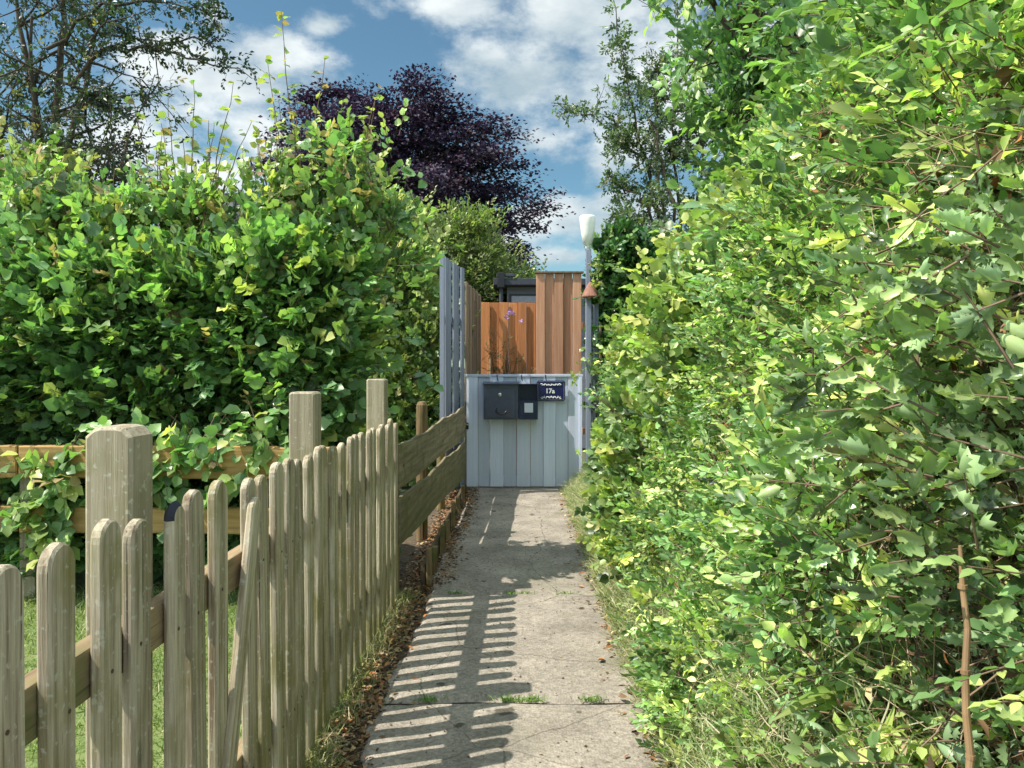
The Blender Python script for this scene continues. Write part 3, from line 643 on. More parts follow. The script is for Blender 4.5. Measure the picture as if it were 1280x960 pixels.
# ------------------------------------------------------------------ tall fences round the gate
def board_wall(parent, p0, p1, z0, z1, mat, n, gap=.006, t=.022, alt=.018, slope=0.0, skip=(), name='board', jit=.0):
    p0 = Vector(p0); p1 = Vector(p1); d = (p1-p0); L_ = d.length; d.normalize(); ang = math.atan2(d.y, d.x); nrm = Vector((-d.y, d.x)); w = L_/n
    for i in range(n):
        if i in skip: continue
        c = p0+d*(w*(i+.5))+nrm*(alt if i % 2 else 0); zz = z1+slope*(i/n)+random.uniform(-jit, jit)
        bm = bmesh.new(); box_bm(bm, (0, 0, 0), (w-gap, t, zz-z0), .004)
        o = obj_bm(name, bm, mat, None, (c.x, c.y, (z0+zz)/2)); o.rotation_euler = (0, 0, ang); fchild(o, parent)
tf = empty('tall_fence', (-.82, 7.9, 0), label='tall slate blue vertical board screen left of the gate', cat='fence')
fchild(part_box('post', (-.795, 7.93, 1.28), (.045, .06, 2.56), M_slate, None, .004), tf)
board_wall(tf, (-.775, 7.97), (-.61, 8.55), .05, 2.53, M_slate, 5, gap=.034, alt=.02, slope=-.05)
for z in (.5, 1.9):
    o = part_box('rail', (-.725, 8.26, z), (.03, .58, .07), M_slate, None, .003, (0, 0, -math.atan2(.165, .58))); fchild(o, tf)
tb = empty('side_fence', (-.60, 8.62, 0), label='unpainted brown board fence running on behind the slate blue screen', cat='fence')
board_wall(tb, (-.60, 8.66), (-.50, 10.0), .05, 2.36, M_brownfence, 9, gap=.004, alt=.016, slope=-.02)
fchild(part_box('post', (-.555, 9.3, 1.1), (.06, .06, 2.2), M_brownfence), tb)
cf = empty('cedar_fence', (-.48, 10.05, 0), label='lower orange cedar fence of overlapping boards behind the gate', cat='fence')
board_wall(cf, (-.50, 10.1), (.60, 10.1), .05, 2.255, M_cedar, 9, gap=.004, t=.02, alt=.03)
for z in (.6, 1.8): fchild(part_box('rail', (.04, 10.16, z), (1.1, .04, .08), M_cedar), cf)
cp = empty('cedar_screen', (.2, 9.3, 0), label='taller pinkish cedar screen with a dark capping behind the right of the gate', cat='screen')
board_wall(cp, (.215, 9.32), (.775, 9.32), .05, 2.535, M_cedar2, 5, gap=.006, t=.022, alt=.03)
fchild(part_box('capping', (.50, 9.335, 2.552), (.60, .10, .022), M_brownfence, None, .003), cp)
for z in (.6, 1.9): fchild(part_box('rail', (.52, 9.39, z), (.6, .04, .08), M_cedar2), cp)
# slate panel right of the gate with its post
sp_ = empty('side_panel_fence', (.83, 8.6, 0), label='narrow slate blue board panel right of the gate', cat='fence')
board_wall(sp_, (.755, 8.60), (.905, 8.56), .02, 2.1, M_slate, 2, gap=.006, alt=.016)
fchild(part_box('edge_strip', (.915, 8.49, 1.0), (.022, .03, 1.75), M_brownfence, None, .003), sp_)
pl = empty('lamp_post', (.775, 8.52, 0), label='dark slim post with a white cup shaped lamp rising above the gate', cat='post lamp')
def pchild(o): return fchild(o, pl)
bm = bmesh.new(); box_bm(bm, (0, 0, 0), (.058, .058, 2.7), .004); pchild(obj_bm('post', bm, M_slate, None, (.785, 8.52, 1.35)))
bm = bmesh.new(); lathe_bm(bm, [(.024, 0), (.03, .04), (.03, .06), (.05, .07), (.072, .18), (.086, .30), (.090, .36), (.085, .385), (.05, .393), (.002, .395)], 24)
pchild(obj_bm('lamp_shade', bm, M_lamp, None, (.775, 8.52, 2.69), smooth=True))
tl = empty('wind_bell', (.80, 8.44, 2.15), label='small terracotta cone shaped bell hanging on the dark post', cat='bell')
bm = bmesh.new(); lathe_bm(bm, [(.098, 0), (.100, .01), (.07, .075), (.035, .14), (.018, .165), (.002, .17)], 20); fchild(obj_bm('cone', bm, M_terra, None, (.80, 8.42, 2.155)), tl)
bm = bmesh.new(); tube_bm(bm, [(0, 0, 0), (0, -.0, .06), (0, .05, .10)], .006, 6); fchild(obj_bm('hook', bm, M_iron, None, (.80, 8.42, 2.32)), tl)
ir = empty('iron_scroll', (.83, 8.5, .9), label='black wrought iron scroll bracket on the slate panel right of the gate', cat='bracket')
bm = bmesh.new()
def spiral(cx, cz, r0, r1, a0, a1, k=18): return [(cx+(r0+(r1-r0)*i/k)*math.cos(a0+(a1-a0)*i/k), 0, cz+(r0+(r1-r0)*i/k)*math.sin(a0+(a1-a0)*i/k)) for i in range(k+1)]
tube_bm(bm, spiral(0, .13, .02, .06, 0, 4.6), .009, 6); tube_bm(bm, spiral(.0, -.06, .02, .06, 3.1, 8.0), .009, 6)
tube_bm(bm, [(-.045, 0, .2), (-.05, 0, .05), (.03, 0, -.12), (.0, 0, -.42)], .008, 6); tube_bm(bm, spiral(.0, -.45, .015, .045, 1.5, 6), .008, 6)
fchild(obj_bm('scroll', bm, M_iron, None, (.845, 8.47, 1.0)), ir)

# ------------------------------------------------------------------ shed and house beyond
sh = empty('shed', (.2, 13.4, 0), label='grey garden shed with flat dark roof and a slot window beyond the cedar fence', cat='shed')
fchild(part_box('wall', (1.15, 14.3, 1.42), (2.7, 1.9, 2.84), M_shedw, None, .004), sh)
fchild(part_box('roof', (1.12, 14.25, 2.90), (3.1, 2.3, .11), M_roof, None, .006), sh)
fchild(part_box('window', (.15, 13.345, 2.62), (.62, .03, .18), M_roof, None, .003), sh)
fchild(part_box('pane', (.15, 13.326, 2.62), (.54, .012, .11), plain_mat('grey blind', (.3, .32, .38), .3), None, .002), sh)
dp_ = empty('downpipe', (-.4, 13.1, 0), label='dark pipe with bracket and box beside the shed roof', cat='pipe')
bm = bmesh.new(); tube_bm(bm, [(0, 0, 0), (0, 0, 2.98)], .035, 10); fchild(obj_bm('pipe', bm, M_roof, None, (-.30, 13.16, 0)), dp_)
fchild(part_box('box', (-.30, 13.10, 2.92), (.12, .12, .26), M_iron, None, .01), dp_)
fchild(part_box('bracket', (-.22, 13.12, 3.01), (.32, .07, .05), M_roof, None, .008), dp_)

hs = empty('house', (-11, 32, 0), label='distant house whose flat dormer top just shows over the hazel hedge', cat='house')
fchild(part_box('wall', (-11, 33, 2.5), (9, 7, 5), M_render, None, .02), hs)
bm = bmesh.new(); poly_prism(bm, [(-3.9, 5.0), (3.9, 5.0), (0, 7.9)], 9.4, 'X', .01); fchild(obj_bm('roof', bm, M_slateroof, None, (-11, 33, .02)), hs)
fchild(part_box('dormer', (-12.2, 31.2, 7.6), (1.55, 1.6, 1.5), M_render, None, .02), hs)
fchild(part_box('dormer_roof', (-12.2, 31.1, 8.42), (1.9, 2.0, .13), M_roof, None, .01), hs)

# ------------------------------------------------------------------ hazel hedge (left)
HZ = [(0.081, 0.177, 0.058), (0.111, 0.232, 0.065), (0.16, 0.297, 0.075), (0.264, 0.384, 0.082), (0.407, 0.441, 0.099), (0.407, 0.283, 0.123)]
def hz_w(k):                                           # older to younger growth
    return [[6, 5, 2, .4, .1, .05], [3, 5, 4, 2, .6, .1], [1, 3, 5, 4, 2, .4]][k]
def bumpy(P, s, amp):
    return np.array([mnoise.noise(Vector(p)*s) for p in P])*amp
def hedge_box(name, x0, x1, y0, y1, ztop, boughs, per, leaf_l, shape, label, zlow=.55, slope=0.0, right_face=True, fill=6000, cols=HZ, seeds=14, mat=M_leaf, top_young=True, stems=26):
    h = empty(name, ((x0+x1)/2, (y0+y1)/2, 0), label=label, cat='hedge')
    lf = Acc(); tw = Acc()
    w = x1-x0; d = y1-y0; areas = np.array([w*(ztop-zlow), w*d, d*(ztop-zlow)*(1 if right_face else 0)]); pr = areas/areas.sum()
    for b in range(boughs):
        f = rng.choice(3, p=pr)
        if f == 0: c = np.array([rng.uniform(x0, x1), y0+.06, rng.uniform(zlow, ztop)]); o = np.array([.1, -1, .35])
        elif f == 1: c = np.array([rng.uniform(x0, x1), rng.uniform(y0, y1), ztop-.05]); o = np.array([0, -.25, 1])
        else: c = np.array([x1-.06, rng.uniform(y0, y1), rng.uniform(zlow, ztop)]); o = np.array([1, -.1, .35])
        if c[0] > -2.6: c[1] = y0+(c[1]-y0)*.25
        hgt = (c[2]-zlow)/(ztop-zlow)
        c = c+norm(o)*(.30*mnoise.noise(Vector(c)*1.3)-.03); c[2] += (.16*mnoise.noise(Vector((c[0]*1.6, 3, 0)))+.10*rng.random()**2) if f == 1 else 0
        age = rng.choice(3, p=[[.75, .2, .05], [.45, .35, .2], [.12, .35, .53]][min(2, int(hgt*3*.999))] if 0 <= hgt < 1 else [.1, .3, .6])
        m = int(per*rng.uniform(.5, 1.5)); r = rng.uniform(.12, .24)
        P = c+rnd(m)*np.array([r, r, r*.45])*.8; P[:, 2] -= .25*(P[:, 0]-c[0])**2
        D = norm(o)[None]+rnd(m, .45)+norm(P-c)*.5
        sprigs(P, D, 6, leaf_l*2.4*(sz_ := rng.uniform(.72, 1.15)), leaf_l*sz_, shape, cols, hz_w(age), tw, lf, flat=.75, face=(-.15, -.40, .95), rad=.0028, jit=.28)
    # inner growth so that the hedge has a body
    P = np.stack([rng.uniform(x0, x1-.1, fill), rng.uniform(y0+.12, y1, fill), rng.uniform(zlow-.05, ztop-.12, fill)], 1)
    P[:, 1] = np.where(P[:, 0] > -2.6, y0+(P[:, 1]-y0)*.4, P[:, 1])
    lf.add(*leaves_arrays(P, rnd(fill)+np.array([[0, -.4, .2]]), rnd(fill)+np.array([[-.1, -.5, .7]]), leaf_l*rng.uniform(.8, 1.3, fill), LEAF4, palette(fill, cols[:3])))
    lf.build('foliage', mat, h); h_tw = Acc() 
    for k in range(stems):
        x = rng.uniform(x0+.1, x1-.05); y = rng.uniform(y0+.1, y1-.2); t = np.linspace(0, 1, 7)[:, None]
        pts = np.array([[x, y, 0]])+t*np.array([[rng.normal()*.35, -rng.uniform(-.1, .25), ztop*rng.uniform(.75, .98)]])+np.cumsum(rnd(7, .03), 0)
        V, F = np_tube(pts, np.linspace(.022, .006, 7), 6); h_tw.add(V, F)
    h_tw.merge(tw)
    h_tw.build('branches', M_twig, h)
    return h, ztop
hz, _ = hedge_box('hazel_hedge', -4.6, -1.30, 4.80, 5.30, 2.02, 780, 27, .070, LEAF8, 'broad dark green hazel hedge behind the picket fence and rails', fill=12500, zlow=.16)

def shoots(name, spots, leaf_l, cols, w, parent_label, cat, K=11, mat=M_leaf, group=None):
    """tall upright single shoots with spaced leaves, part of the shrub they grow from"""
    lf = Acc(); tw = Acc()
    for (p, L_, lean) in spots:
        t = np.linspace(0, 1, 9)[:, None]; p = np.array(p)
        pts = p+t*np.array([[lean[0], lean[1], L_]])+np.array([[lean[0]*.4, 0, 0]])*t**2+np.cumsum(rnd(9, .008), 0)
        V, F = np_tube(pts, np.linspace(.006, .0018, 9), 5); tw.add(V, F)
        n = max(4, int(L_/.085)); tt = np.linspace(.12, 1, n)
        Q = np.stack([np.interp(tt, t[:, 0], pts[:, i]) for i in range(3)], 1)
        ang = np.arange(n)*2.4+rng.uniform(0, 6)
        a = np.stack([np.cos(ang), np.sin(ang), rng.uniform(-.25, .45, n)], 1)+rnd(n, .15)
        nn = np.array([[-.1, -.2, 1]])+rnd(n, .45)
        for k in range(2):
            lf.add(*leaves_arrays(Q+a*.012*k+rnd(n, .012*k), a+rnd(n, .5*k), nn, leaf_l*(1.15-.55*tt)*rng.uniform(.65, 1.2, n), LEAF8, palette(n, cols, w)))
    return lf, tw
YG = [(0.138, 0.242, 0.063), (0.248, 0.319, 0.074), (0.38, 0.385, 0.096), (0.391, 0.286, 0.118), (0.336, 0.198, 0.107)]
sp = []
for k in range(60):
    x2 = rng.choice([rng.uniform(30, 480), rng.normal(400, 50), rng.normal(240, 45)]); hh = abs(rng.normal())*45*(1+.8*math.exp(-((x2-410)/60)**2))+20
    a = pxp(x2, 290, rng.uniform(4.8, 5.0)); sp.append((a, hh*5/950+.12, (rng.normal()*.10, rng.normal()*.08)))
for (px, py, Yd, x2, py2) in [(215, 105, 5.0, 222, 300), (240, 90, 5.1, 235, 290), (195, 150, 4.9, 212, 300), (285, 118, 5.0, 262, 300), (255, 150, 5.0, 245, 300), (292, 150, 5.1, 262, 300), (232, 170, 4.9, 232, 310), (180, 130, 5.0, 205, 300), (270, 175, 4.8, 250, 300), (205, 185, 4.8, 210, 300),
                          (365, 20, 4.9, 382, 320), (395, 80, 5.0, 378, 330), (355, 120, 5.1, 366, 330), (330, 175, 4.9, 345, 330), (415, 120, 5.0, 400, 340), (372, 150, 4.9, 372, 330), (312, 195, 5.0, 325, 320), (380, 190, 4.8, 384, 320), (340, 205, 5, 350, 320), (395, 210, 5, 390, 320), (435, 185, 5.0, 420, 330), (420, 215, 4.9, 415, 340), (455, 150, 5.1, 440, 350), (470, 200, 5.1, 455, 340), (300, 205, 5, 305, 320),
                          (60, 195, 5.0, 70, 320), (100, 215, 5.0, 100, 320), (140, 205, 5, 135, 320), (40, 210, 5, 45, 320), (485, 230, 5.2, 470, 360)]:
    a = pxp(x2, py2, Yd); b = pxp(px, py, Yd); sp.append((a, b[2]-a[2], (b[0]-a[0], rng.uniform(-.1, .1))))
lf, tw = shoots('s', sp, .085, YG, [4, 4, 3, 1.5, .6], '', '')
lf.build('shoot_leaves', M_leaf, hz); tw.build('shoots', M_twig, hz)
lf = Acc(); tw = Acc()
for k in range(85):
    px = rng.choice([rng.normal(430, 35), rng.uniform(30, 150), rng.uniform(30, 480), rng.uniform(30, 480)]); py = 292-abs(rng.normal())*(22*math.exp(-((px-420)/60)**2)+22)
    c = np.array(pxp(px, py, rng.uniform(4.8, 5.0))); m = int(rng.uniform(6, 13)); P = c+rnd(m)*np.array([.12, .08, .09])
    sprigs(P, rnd(m, .6)+np.array([[0, -.2, .8]]), 6, .16, rng.uniform(.048, .068), LEAF8, HZ, [1, 2.5, 4, 4, 2, .6], tw, lf, flat=.8, face=(-.2, -.4, .9), rad=.0025, jit=.25)
lf.build('top_sprays', M_leaf, hz); tw.build('top_twigs', M_twig, hz)
# sprays that hang over the rail
lf = Acc(); tw = Acc()
for (px, py) in [(75, 610), (60, 640), (50, 670), (85, 590), (205, 575), (215, 560), (290, 590), (35, 650), (150, 560), (200, 600), (310, 545), (260, 555), (100, 560), (350, 550), (45, 575), (230, 545), (330, 530)]:
    c = np.array(pxp(px, py, 4.35)); m = 9
    P = c+rnd(m)*np.array([.07, .05, .05]); D = np.array([[.1, -.5, -.5]])+rnd(m, .5)
    sprigs(P, D, 5, .17, .078, LEAF8, HZ, [1, 3, 4, 4, 1.5, .3], tw, lf, flat=.5, face=(-.2, -.4, .9), rad=.0025)
lf.build('low_sprays', M_leaf, hz); tw.build('low_twigs', M_twig, hz)
for o in hz.children: o.matrix_parent_inverse = Matrix.Translation(-Vector(hz.location))

def adopt(e):
    for o in e.children: o.matrix_parent_inverse = Matrix.Translation(-Vector(e.location))

# ------------------------------------------------------------------ generic shrub: cloud of boughs inside ellipsoids
def shrub(name, label, cat, lobes, boughs, per, leaf_l, shape, cols, w=None, mat=M_leaf, K=6, root=None, flat=.6, face=(-.35, -.35, .85), fill=1500, group=None, br=.2, sl=2.4, rad=.0022, up=.35, droop=0., lit=0.0, wid=1.0, jit=.18, stems=8, out=.6):
    lob = np.array([l[:6] for l in lobes], float); vol = (lob[:, 3]*lob[:, 4]*lob[:, 5])**.67; pr = vol/vol.sum()
    c0 = lob[:, :3].mean(0); base = root if root else (c0[0], c0[1], 0)
    h = empty(name, base, label=label, cat=cat, group=group)
    lf = Acc(); tw = Acc()
    for b in range(boughs):
        L_ = lob[rng.choice(len(lob), p=pr)]; u = norm(rng.normal(size=3)); 
        if u[1] > .35: u[1] *= -1                    # most boughs where light and eye reach
        u = norm(u); r = rng.uniform(.72, 1.03)
        c = L_[:3]+L_[3:6]*u*r
        if c[2] < .05: c[2] = rng.uniform(.05, .3)
        m = max(2, int(per*rng.uniform(.4, 1.6))); rr = br*rng.uniform(.6, 1.3)
        P = c+rnd(m)*np.array([rr, rr, rr*.5])*.7
        D = u[None]*out+np.array([[0, 0, up]])+rnd(m, .45)
        sprigs(P, D, K, leaf_l*sl, leaf_l, shape, cols, w, tw, lf, flat=flat, face=face, rad=rad, droop=droop, wid=wid, jit=jit)
    if fill:
        idx = rng.choice(len(lob), fill, p=pr); P = lob[idx, :3]+lob[idx, 3:6]*norm(rnd(fill))*rng.uniform(.1, .85, (fill, 1)); P[:, 2] = np.maximum(P[:, 2], .03)
        lf.add(*leaves_arrays(P, rnd(fill), rnd(fill)+np.array([[-.3, -.3, .6]]), leaf_l*rng.uniform(.8, 1.3, fill), LEAF4, palette(fill, cols[:2])))
    st = Acc(); B = np.array(base, float)
    for k in range(stems):
        L_ = lob[k % len(lob)]; e = L_[:3]+L_[3:6]*norm(rng.normal(size=3))*.75; t = np.linspace(0, 1, 9)[:, None]
        pts = B+(e-B)*t+np.array([[0, 0, .12*np.linalg.norm(e-B)]])*np.sin(t*np.pi)+np.cumsum(rnd(9, .012*np.linalg.norm(e-B)/2), 0); pts[0] = B+rng.normal(size=3)*[.05, .05, 0]
        V, F = np_tube(pts, np.linspace(.014, .004, 9)*(1+.25*np.linalg.norm(e-B)), 6); st.add(V, F)
    st.merge(tw)
    lf.build('foliage', mat, h); st.build('branches', M_twig, h); adopt(h); return h

# lighter shrubs behind and beyond the hazel
YGL = [(0.127, 0.231, 0.058), (0.215, 0.319, 0.069), (0.336, 0.385, 0.09), (0.358, 0.319, 0.118)]
shrub('garden_shrub', 'yellow green shrub at the right end of the hazel hedge, beside the slate screen', 'shrub',
      [(-1.6, 9.2, 1.7, .5, .4, .95), (-1.2, 9.1, 1.2, .30, .35, .9), (-1.35, 9.2, 2.3, .35, .35, .75), (-1.25, 9.0, .7, .3, .35, .6), (-2.1, 9.4, 2.6, .5, .4, .7), (-1.75, 9.3, 3.0, .35, .35, .4)], 430, 16, .062, LEAF8, YGL, [3, 4, 3, 1], fill=2500, group=None, stems=12)
shrub('garden_bush', 'olive green bush behind the brown side fence, under the purple tree', 'bush',
      [(-2.6, 14, 2.9, 1.0, .9, 1.2), (-1.2, 14.5, 2.9, 1.0, .9, 1.25), (-.35, 15, 2.6, .75, .8, .9), (-2.0, 14, 3.7, .55, .5, .6), (-.9, 14.4, 3.9, .45, .5, .6)], 520, 16, .075, LEAF4, [(.10, .15, .035), (.17, .22, .05), (.27, .29, .09), (.13, .22, .03)], None, fill=6000, br=.25, stems=16)
shrub('lavender_plant', 'thin stemmed plant with small violet flowers in front of the cedar fence', 'plant',
      [(-.2, 9.75, 1.55, .17, .1, .30), (-.1, 9.75, 1.3, .2, .1, .3)], 24, 4, .035, SLIM4, [(.09, .12, .05), (.14, .16, .07)], None, fill=30, br=.06, stems=12, root=(-.22, 9.8, .03), sl=3)
lv = bpy.data.objects['lavender_plant']
for fx, fz, n in ((-.12, 2.10, 22), (-.07, 2.08, 18), (.03, 1.98, 14), (-.15, 2.03, 12)):
    A = Acc(); P = np.array([[fx, 9.68, fz]])+rnd(n)*np.array([.010, .010, .012])
    A.add(*leaves_arrays(P, rnd(n), rnd(n), .032, LEAF4, palette(n, [(.35, .18, .6), (.5, .3, .75)]))); A.build('flower', M_leaf, lv)
adopt(lv)

# ------------------------------------------------------------------ trees
def limb(st, a, b, r0, r1, wob=.05, n=9, sag=0.):
    a = np.array(a, float); b = np.array(b, float); L_ = np.linalg.norm(b-a); t = np.linspace(0, 1, n)[:, None]
    w = np.cumsum(rnd(n, wob*L_/n), 0); w -= t*w[-1]; w[0] = 0
    pts = a+(b-a)*t+w+np.array([[0, 0, sag*L_]])*np.sin(t*np.pi)
    V, F = np_tube(pts, r0+(r1-r0)*np.linspace(0, 1, n), 6 if r0 < .03 else 9); st.add(V, F); return pts

# copper beech
def copper_beech():
    base = (-4.6, 28.5, 0); h = empty('copper_beech', base, label='large dark purple copper beech rising beyond the gardens', cat='tree')
    st = Acc(); lf = Acc()
    tr = limb(st, base, (-4.5, 28.5, 10.5), .38, .08, .03, 14)
    prof = [(3.2, 4.2), (5.5, 4.9), (7.0, 4.7), (8.5, 4.4), (9.8, 3.7), (10.9, 2.6), (11.6, 1.3)]
    zs = [p[0] for p in prof]; rs = [p[1] for p in prof]
    N_ = 1700
    for k in range(N_):
        z = 3.4+8.1*rng.beta(1.35, 1.25); rad = np.interp(z, zs, rs); an = rng.uniform(0, 2*np.pi)
        z = z if rng.random() < .35 else round(z/.85+.3*math.sin(an*2))*.85-.3*math.sin(an*2)*.85+rng.normal()*.10
        lump = 1+.17*math.sin(an*3+z*.9)+.15*math.sin(an*5-z*1.7+1)+.10*math.sin(an*11+z*4)
        q = rng.uniform(.25, 1)**.45; r = rad*lump*q
        c = np.array([-4.75+r*math.cos(an)+.12*(12-z)*.3, 28.5+r*math.sin(an), z+.35*math.sin(an*4+z)])
        out = np.array([math.cos(an), math.sin(an), -.12+.25*(z-7)/5])
        m = int(rng.uniform(38, 75)); s = rng.uniform(.35, .7)
        u = rng.normal(size=(m, 1))*s*.7; side = np.cross(out, [0, 0, 1]); 
        P = c+u*out+rng.normal(size=(m, 1))*side*s*.45+np.array([[0, 0, 1]])*(rng.normal(size=(m, 1))*.10-.10*np.maximum(u, 0)**2)
        a = out[None]+rnd(m, .5); nn = np.array([[0, -.2, 1]])+rnd(m, .5)
        bc = np.array([(.036, .025, .052), (.046, .028, .050), (.028, .023, .052), (.060, .036, .052)])[rng.choice(4, p=[.4, .25, .25, .1])]
        C = np.clip(bc[None]*(1+rng.normal(size=(m, 1))*.25), .002, 1)
        lf.add(*leaves_arrays(P, a, nn, rng.uniform(.11, .19, m), LEAF4, C, 1.25))
        if k % 5 == 0:
            zt = max(2.0, z-.45*r); i = min(13, int(zt/10.5*13)); limb(st, tr[i], c+out*.2, .055, .012, .08, 7, .04)
    lf.build('crown', M_beech, h); st.build('trunk', M_bark, h); adopt(h)
copper_beech()

# dark fine leaved tree on the left
def left_tree():
    base = (-6.3, 8.2, 0); h = empty('plum_tree', base, label='dark small leaved tree at the left edge with a long bough reaching over the hedge', cat='tree')
    st = Acc(); lf = Acc(); tw = Acc()
    t0 = limb(st, base, pxp(60, 330, 8.2), .11, .075, .04, 8)
    mains = [((60, 330), (40, 20), 8.2), ((60, 330), (120, 40), 8.0), ((60, 330), (-30, 120), 8.6), ((70, 300), (150, 215), 7.8), ((60, 330), (10, -60), 8.3), ((55, 250), (90, -80), 8.2)]
    CC = [(.022, .042, .022), (.034, .060, .028), (.05, .08, .035), (.28, .22, .04)]
    def foliage(pts, dens, spread, wts=(5, 4, 1.2, .4)):
        seg = np.linalg.norm(np.diff(pts, axis=0), axis=1).sum(); n = int(dens*seg)
        t = rng.uniform(0.05, 1, n); P = np.stack([np.interp(t, np.linspace(0, 1, len(pts)), pts[:, i]) for i in range(3)], 1)+rnd(n, spread)
        sprigs(P, rnd(n)+norm(pts[-1]-pts[0])*.8, 6, .13, .052, LEAF4, CC, wts, tw, lf, flat=1.0, rad=.002)
    for (a, b, Y) in mains:
        pts = limb(st, pxp(*a, Y), pxp(*b, Y), .055, .014, .10, 10)
        for k in range(13):
            s = pts[rng.integers(2, 10)]; e = s+rng.normal(size=3)*np.array([.5, .5, .45])+np.array([0, 0, .15])
            q = limb(st, s, e, .016, .004, .12, 7); foliage(q, 17, .06)
            for j in range(2):
                s2 = q[rng.integers(2, 7)]; e2 = s2+rng.normal(size=3)*.3; q2 = limb(st, s2, e2, .008, .003, .12, 6); foliage(q2, 17, .05)
    # the long boughs seen against the cloud
    for pl_, rr in (([(60, 60), (130, 5), (180, 0), (235, 8), (272, 22)], .02), ([(85, 110), (130, 62), (170, 60), (220, 68), (262, 78), (312, 96)], .022), ([(170, 62), (215, 55), (255, 45), (270, 30)], .012),
                    ([(90, 110), (120, 120), (150, 150)], .016), ([(60, 150), (110, 130), (140, 118)], .014), ([(110, 30), (140, 22), (160, 45)], .012)):
        P = np.array([pxp(a, b, 7.6) for a, b in pl_]); t = np.linspace(0, 1, 16); pts = np.stack([np.interp(t, np.linspace(0, 1, len(P)), P[:, i]) for i in range(3)], 1)+rnd(16, .02)
        V, F = np_tube(pts, np.linspace(rr, .004, 16), 6); st.add(V, F); foliage(pts, 60, .055)
    lf.build('crown', M_leaf, h)
    st.merge(tw)
    st.build('trunk', M_bark, h); adopt(h)
left_tree()
shrub('elder_bush', 'bronze tinged young growth at the far left top of the hazel hedge', 'bush', [(-3.55, 5.6, 2.45, .28, .3, .5), (-3.3, 5.5, 2.3, .4, .3, .35)], 60, 11, .05, LEAF8, [(.14, .20, .05), (.20, .25, .06), (.24, .22, .07), (.10, .19, .04), (.12, .2, .04)], fill=300, br=.16, stems=8, root=(-3.5, 5.7, 0))

# hawthorn, far right, thin and seen against the sky
def hawthorn():
    base = (1.95, 9.8, 0); Y = 9.6; h = empty('hawthorn_tree', base, label='thin hawthorn with sparse long branches against the sky, right of the white lamp', cat='tree')
    st = Acc(); lf = Acc(); tw = Acc()
    CC = [(.06, .11, .04), (.085, .145, .05), (.13, .19, .07), (.18, .18, .08)]
    tops = []
    p0 = limb(st, base, pxp(850, 330, Y), .07, .05, .05, 8)
    br = [[(845, 330), (815, 240), (795, 150), (775, 60), (762, -20)], [(835, 300), (800, 190), (760, 150), (725, 140), (690, 130)], [(850, 330), (850, 230), (838, 160), (850, 100), (842, 30), (870, -40)],
          [(830, 290), (790, 240), (770, 225), (755, 222)], [(855, 320), (880, 220), (870, 140), (880, 60), (900, -30)], [(840, 320), (820, 200), (830, 120), (810, 60)], [(850, 320), (900, 240), (910, 150), (930, 60)],
          [(800, 180), (780, 175), (765, 195)], [(838, 190), (860, 160), (885, 150)], [(805, 280), (790, 275), (775, 268)], [(845, 280), (815, 150), (822, 90), (838, 75)]]
    for b in br:
        Yk = Y+rng.uniform(-.3, .3); P = np.array([pxp(a, c, Yk) for a, c in b]); t = np.linspace(0, 1, 18)
        pts = np.stack([np.interp(t, np.linspace(0, 1, len(P)), P[:, i]) for i in range(3)], 1)+rnd(18, .03)
        V, F = np_tube(pts, np.linspace(.022, .004, 18), 6); st.add(V, F)
        n = int(42*np.linalg.norm(np.diff(pts, axis=0), axis=1).sum()); tt = rng.uniform(.05, 1, n)**.9
        Q = np.stack([np.interp(tt, t, pts[:, i]) for i in range(3)], 1)+rnd(n, .05)*(1.9-tt[:, None])
        sprigs(Q, rnd(n)+np.array([[0, 0, .3]]), 6, .11, .055, LEAF4, CC, [4, 4, 2, .6], tw, lf, flat=1.1, rad=.002)
        for k in range(int(n/11)):
            s = pts[rng.integers(1, 14)]; e = s+rng.normal(size=3)*np.array([.28, .3, .25])+[0, 0, .08]; q = limb(st, s, e, .006, .002, .15, 6)
            m = 12; ti = rng.uniform(.1, 1, m); Q = np.stack([np.interp(ti, np.linspace(0, 1, 6), q[:, i]) for i in range(3)], 1)+rnd(m, .03)
            sprigs(Q, rnd(m), 6, .10, .055, LEAF4, CC, [4, 4, 2, .6], tw, lf, flat=1.1, rad=.002)
    lf.build('crown', M_leaf, h)
    st.merge(tw)
    st.build('trunk', M_bark, h); adopt(h)
hawthorn()

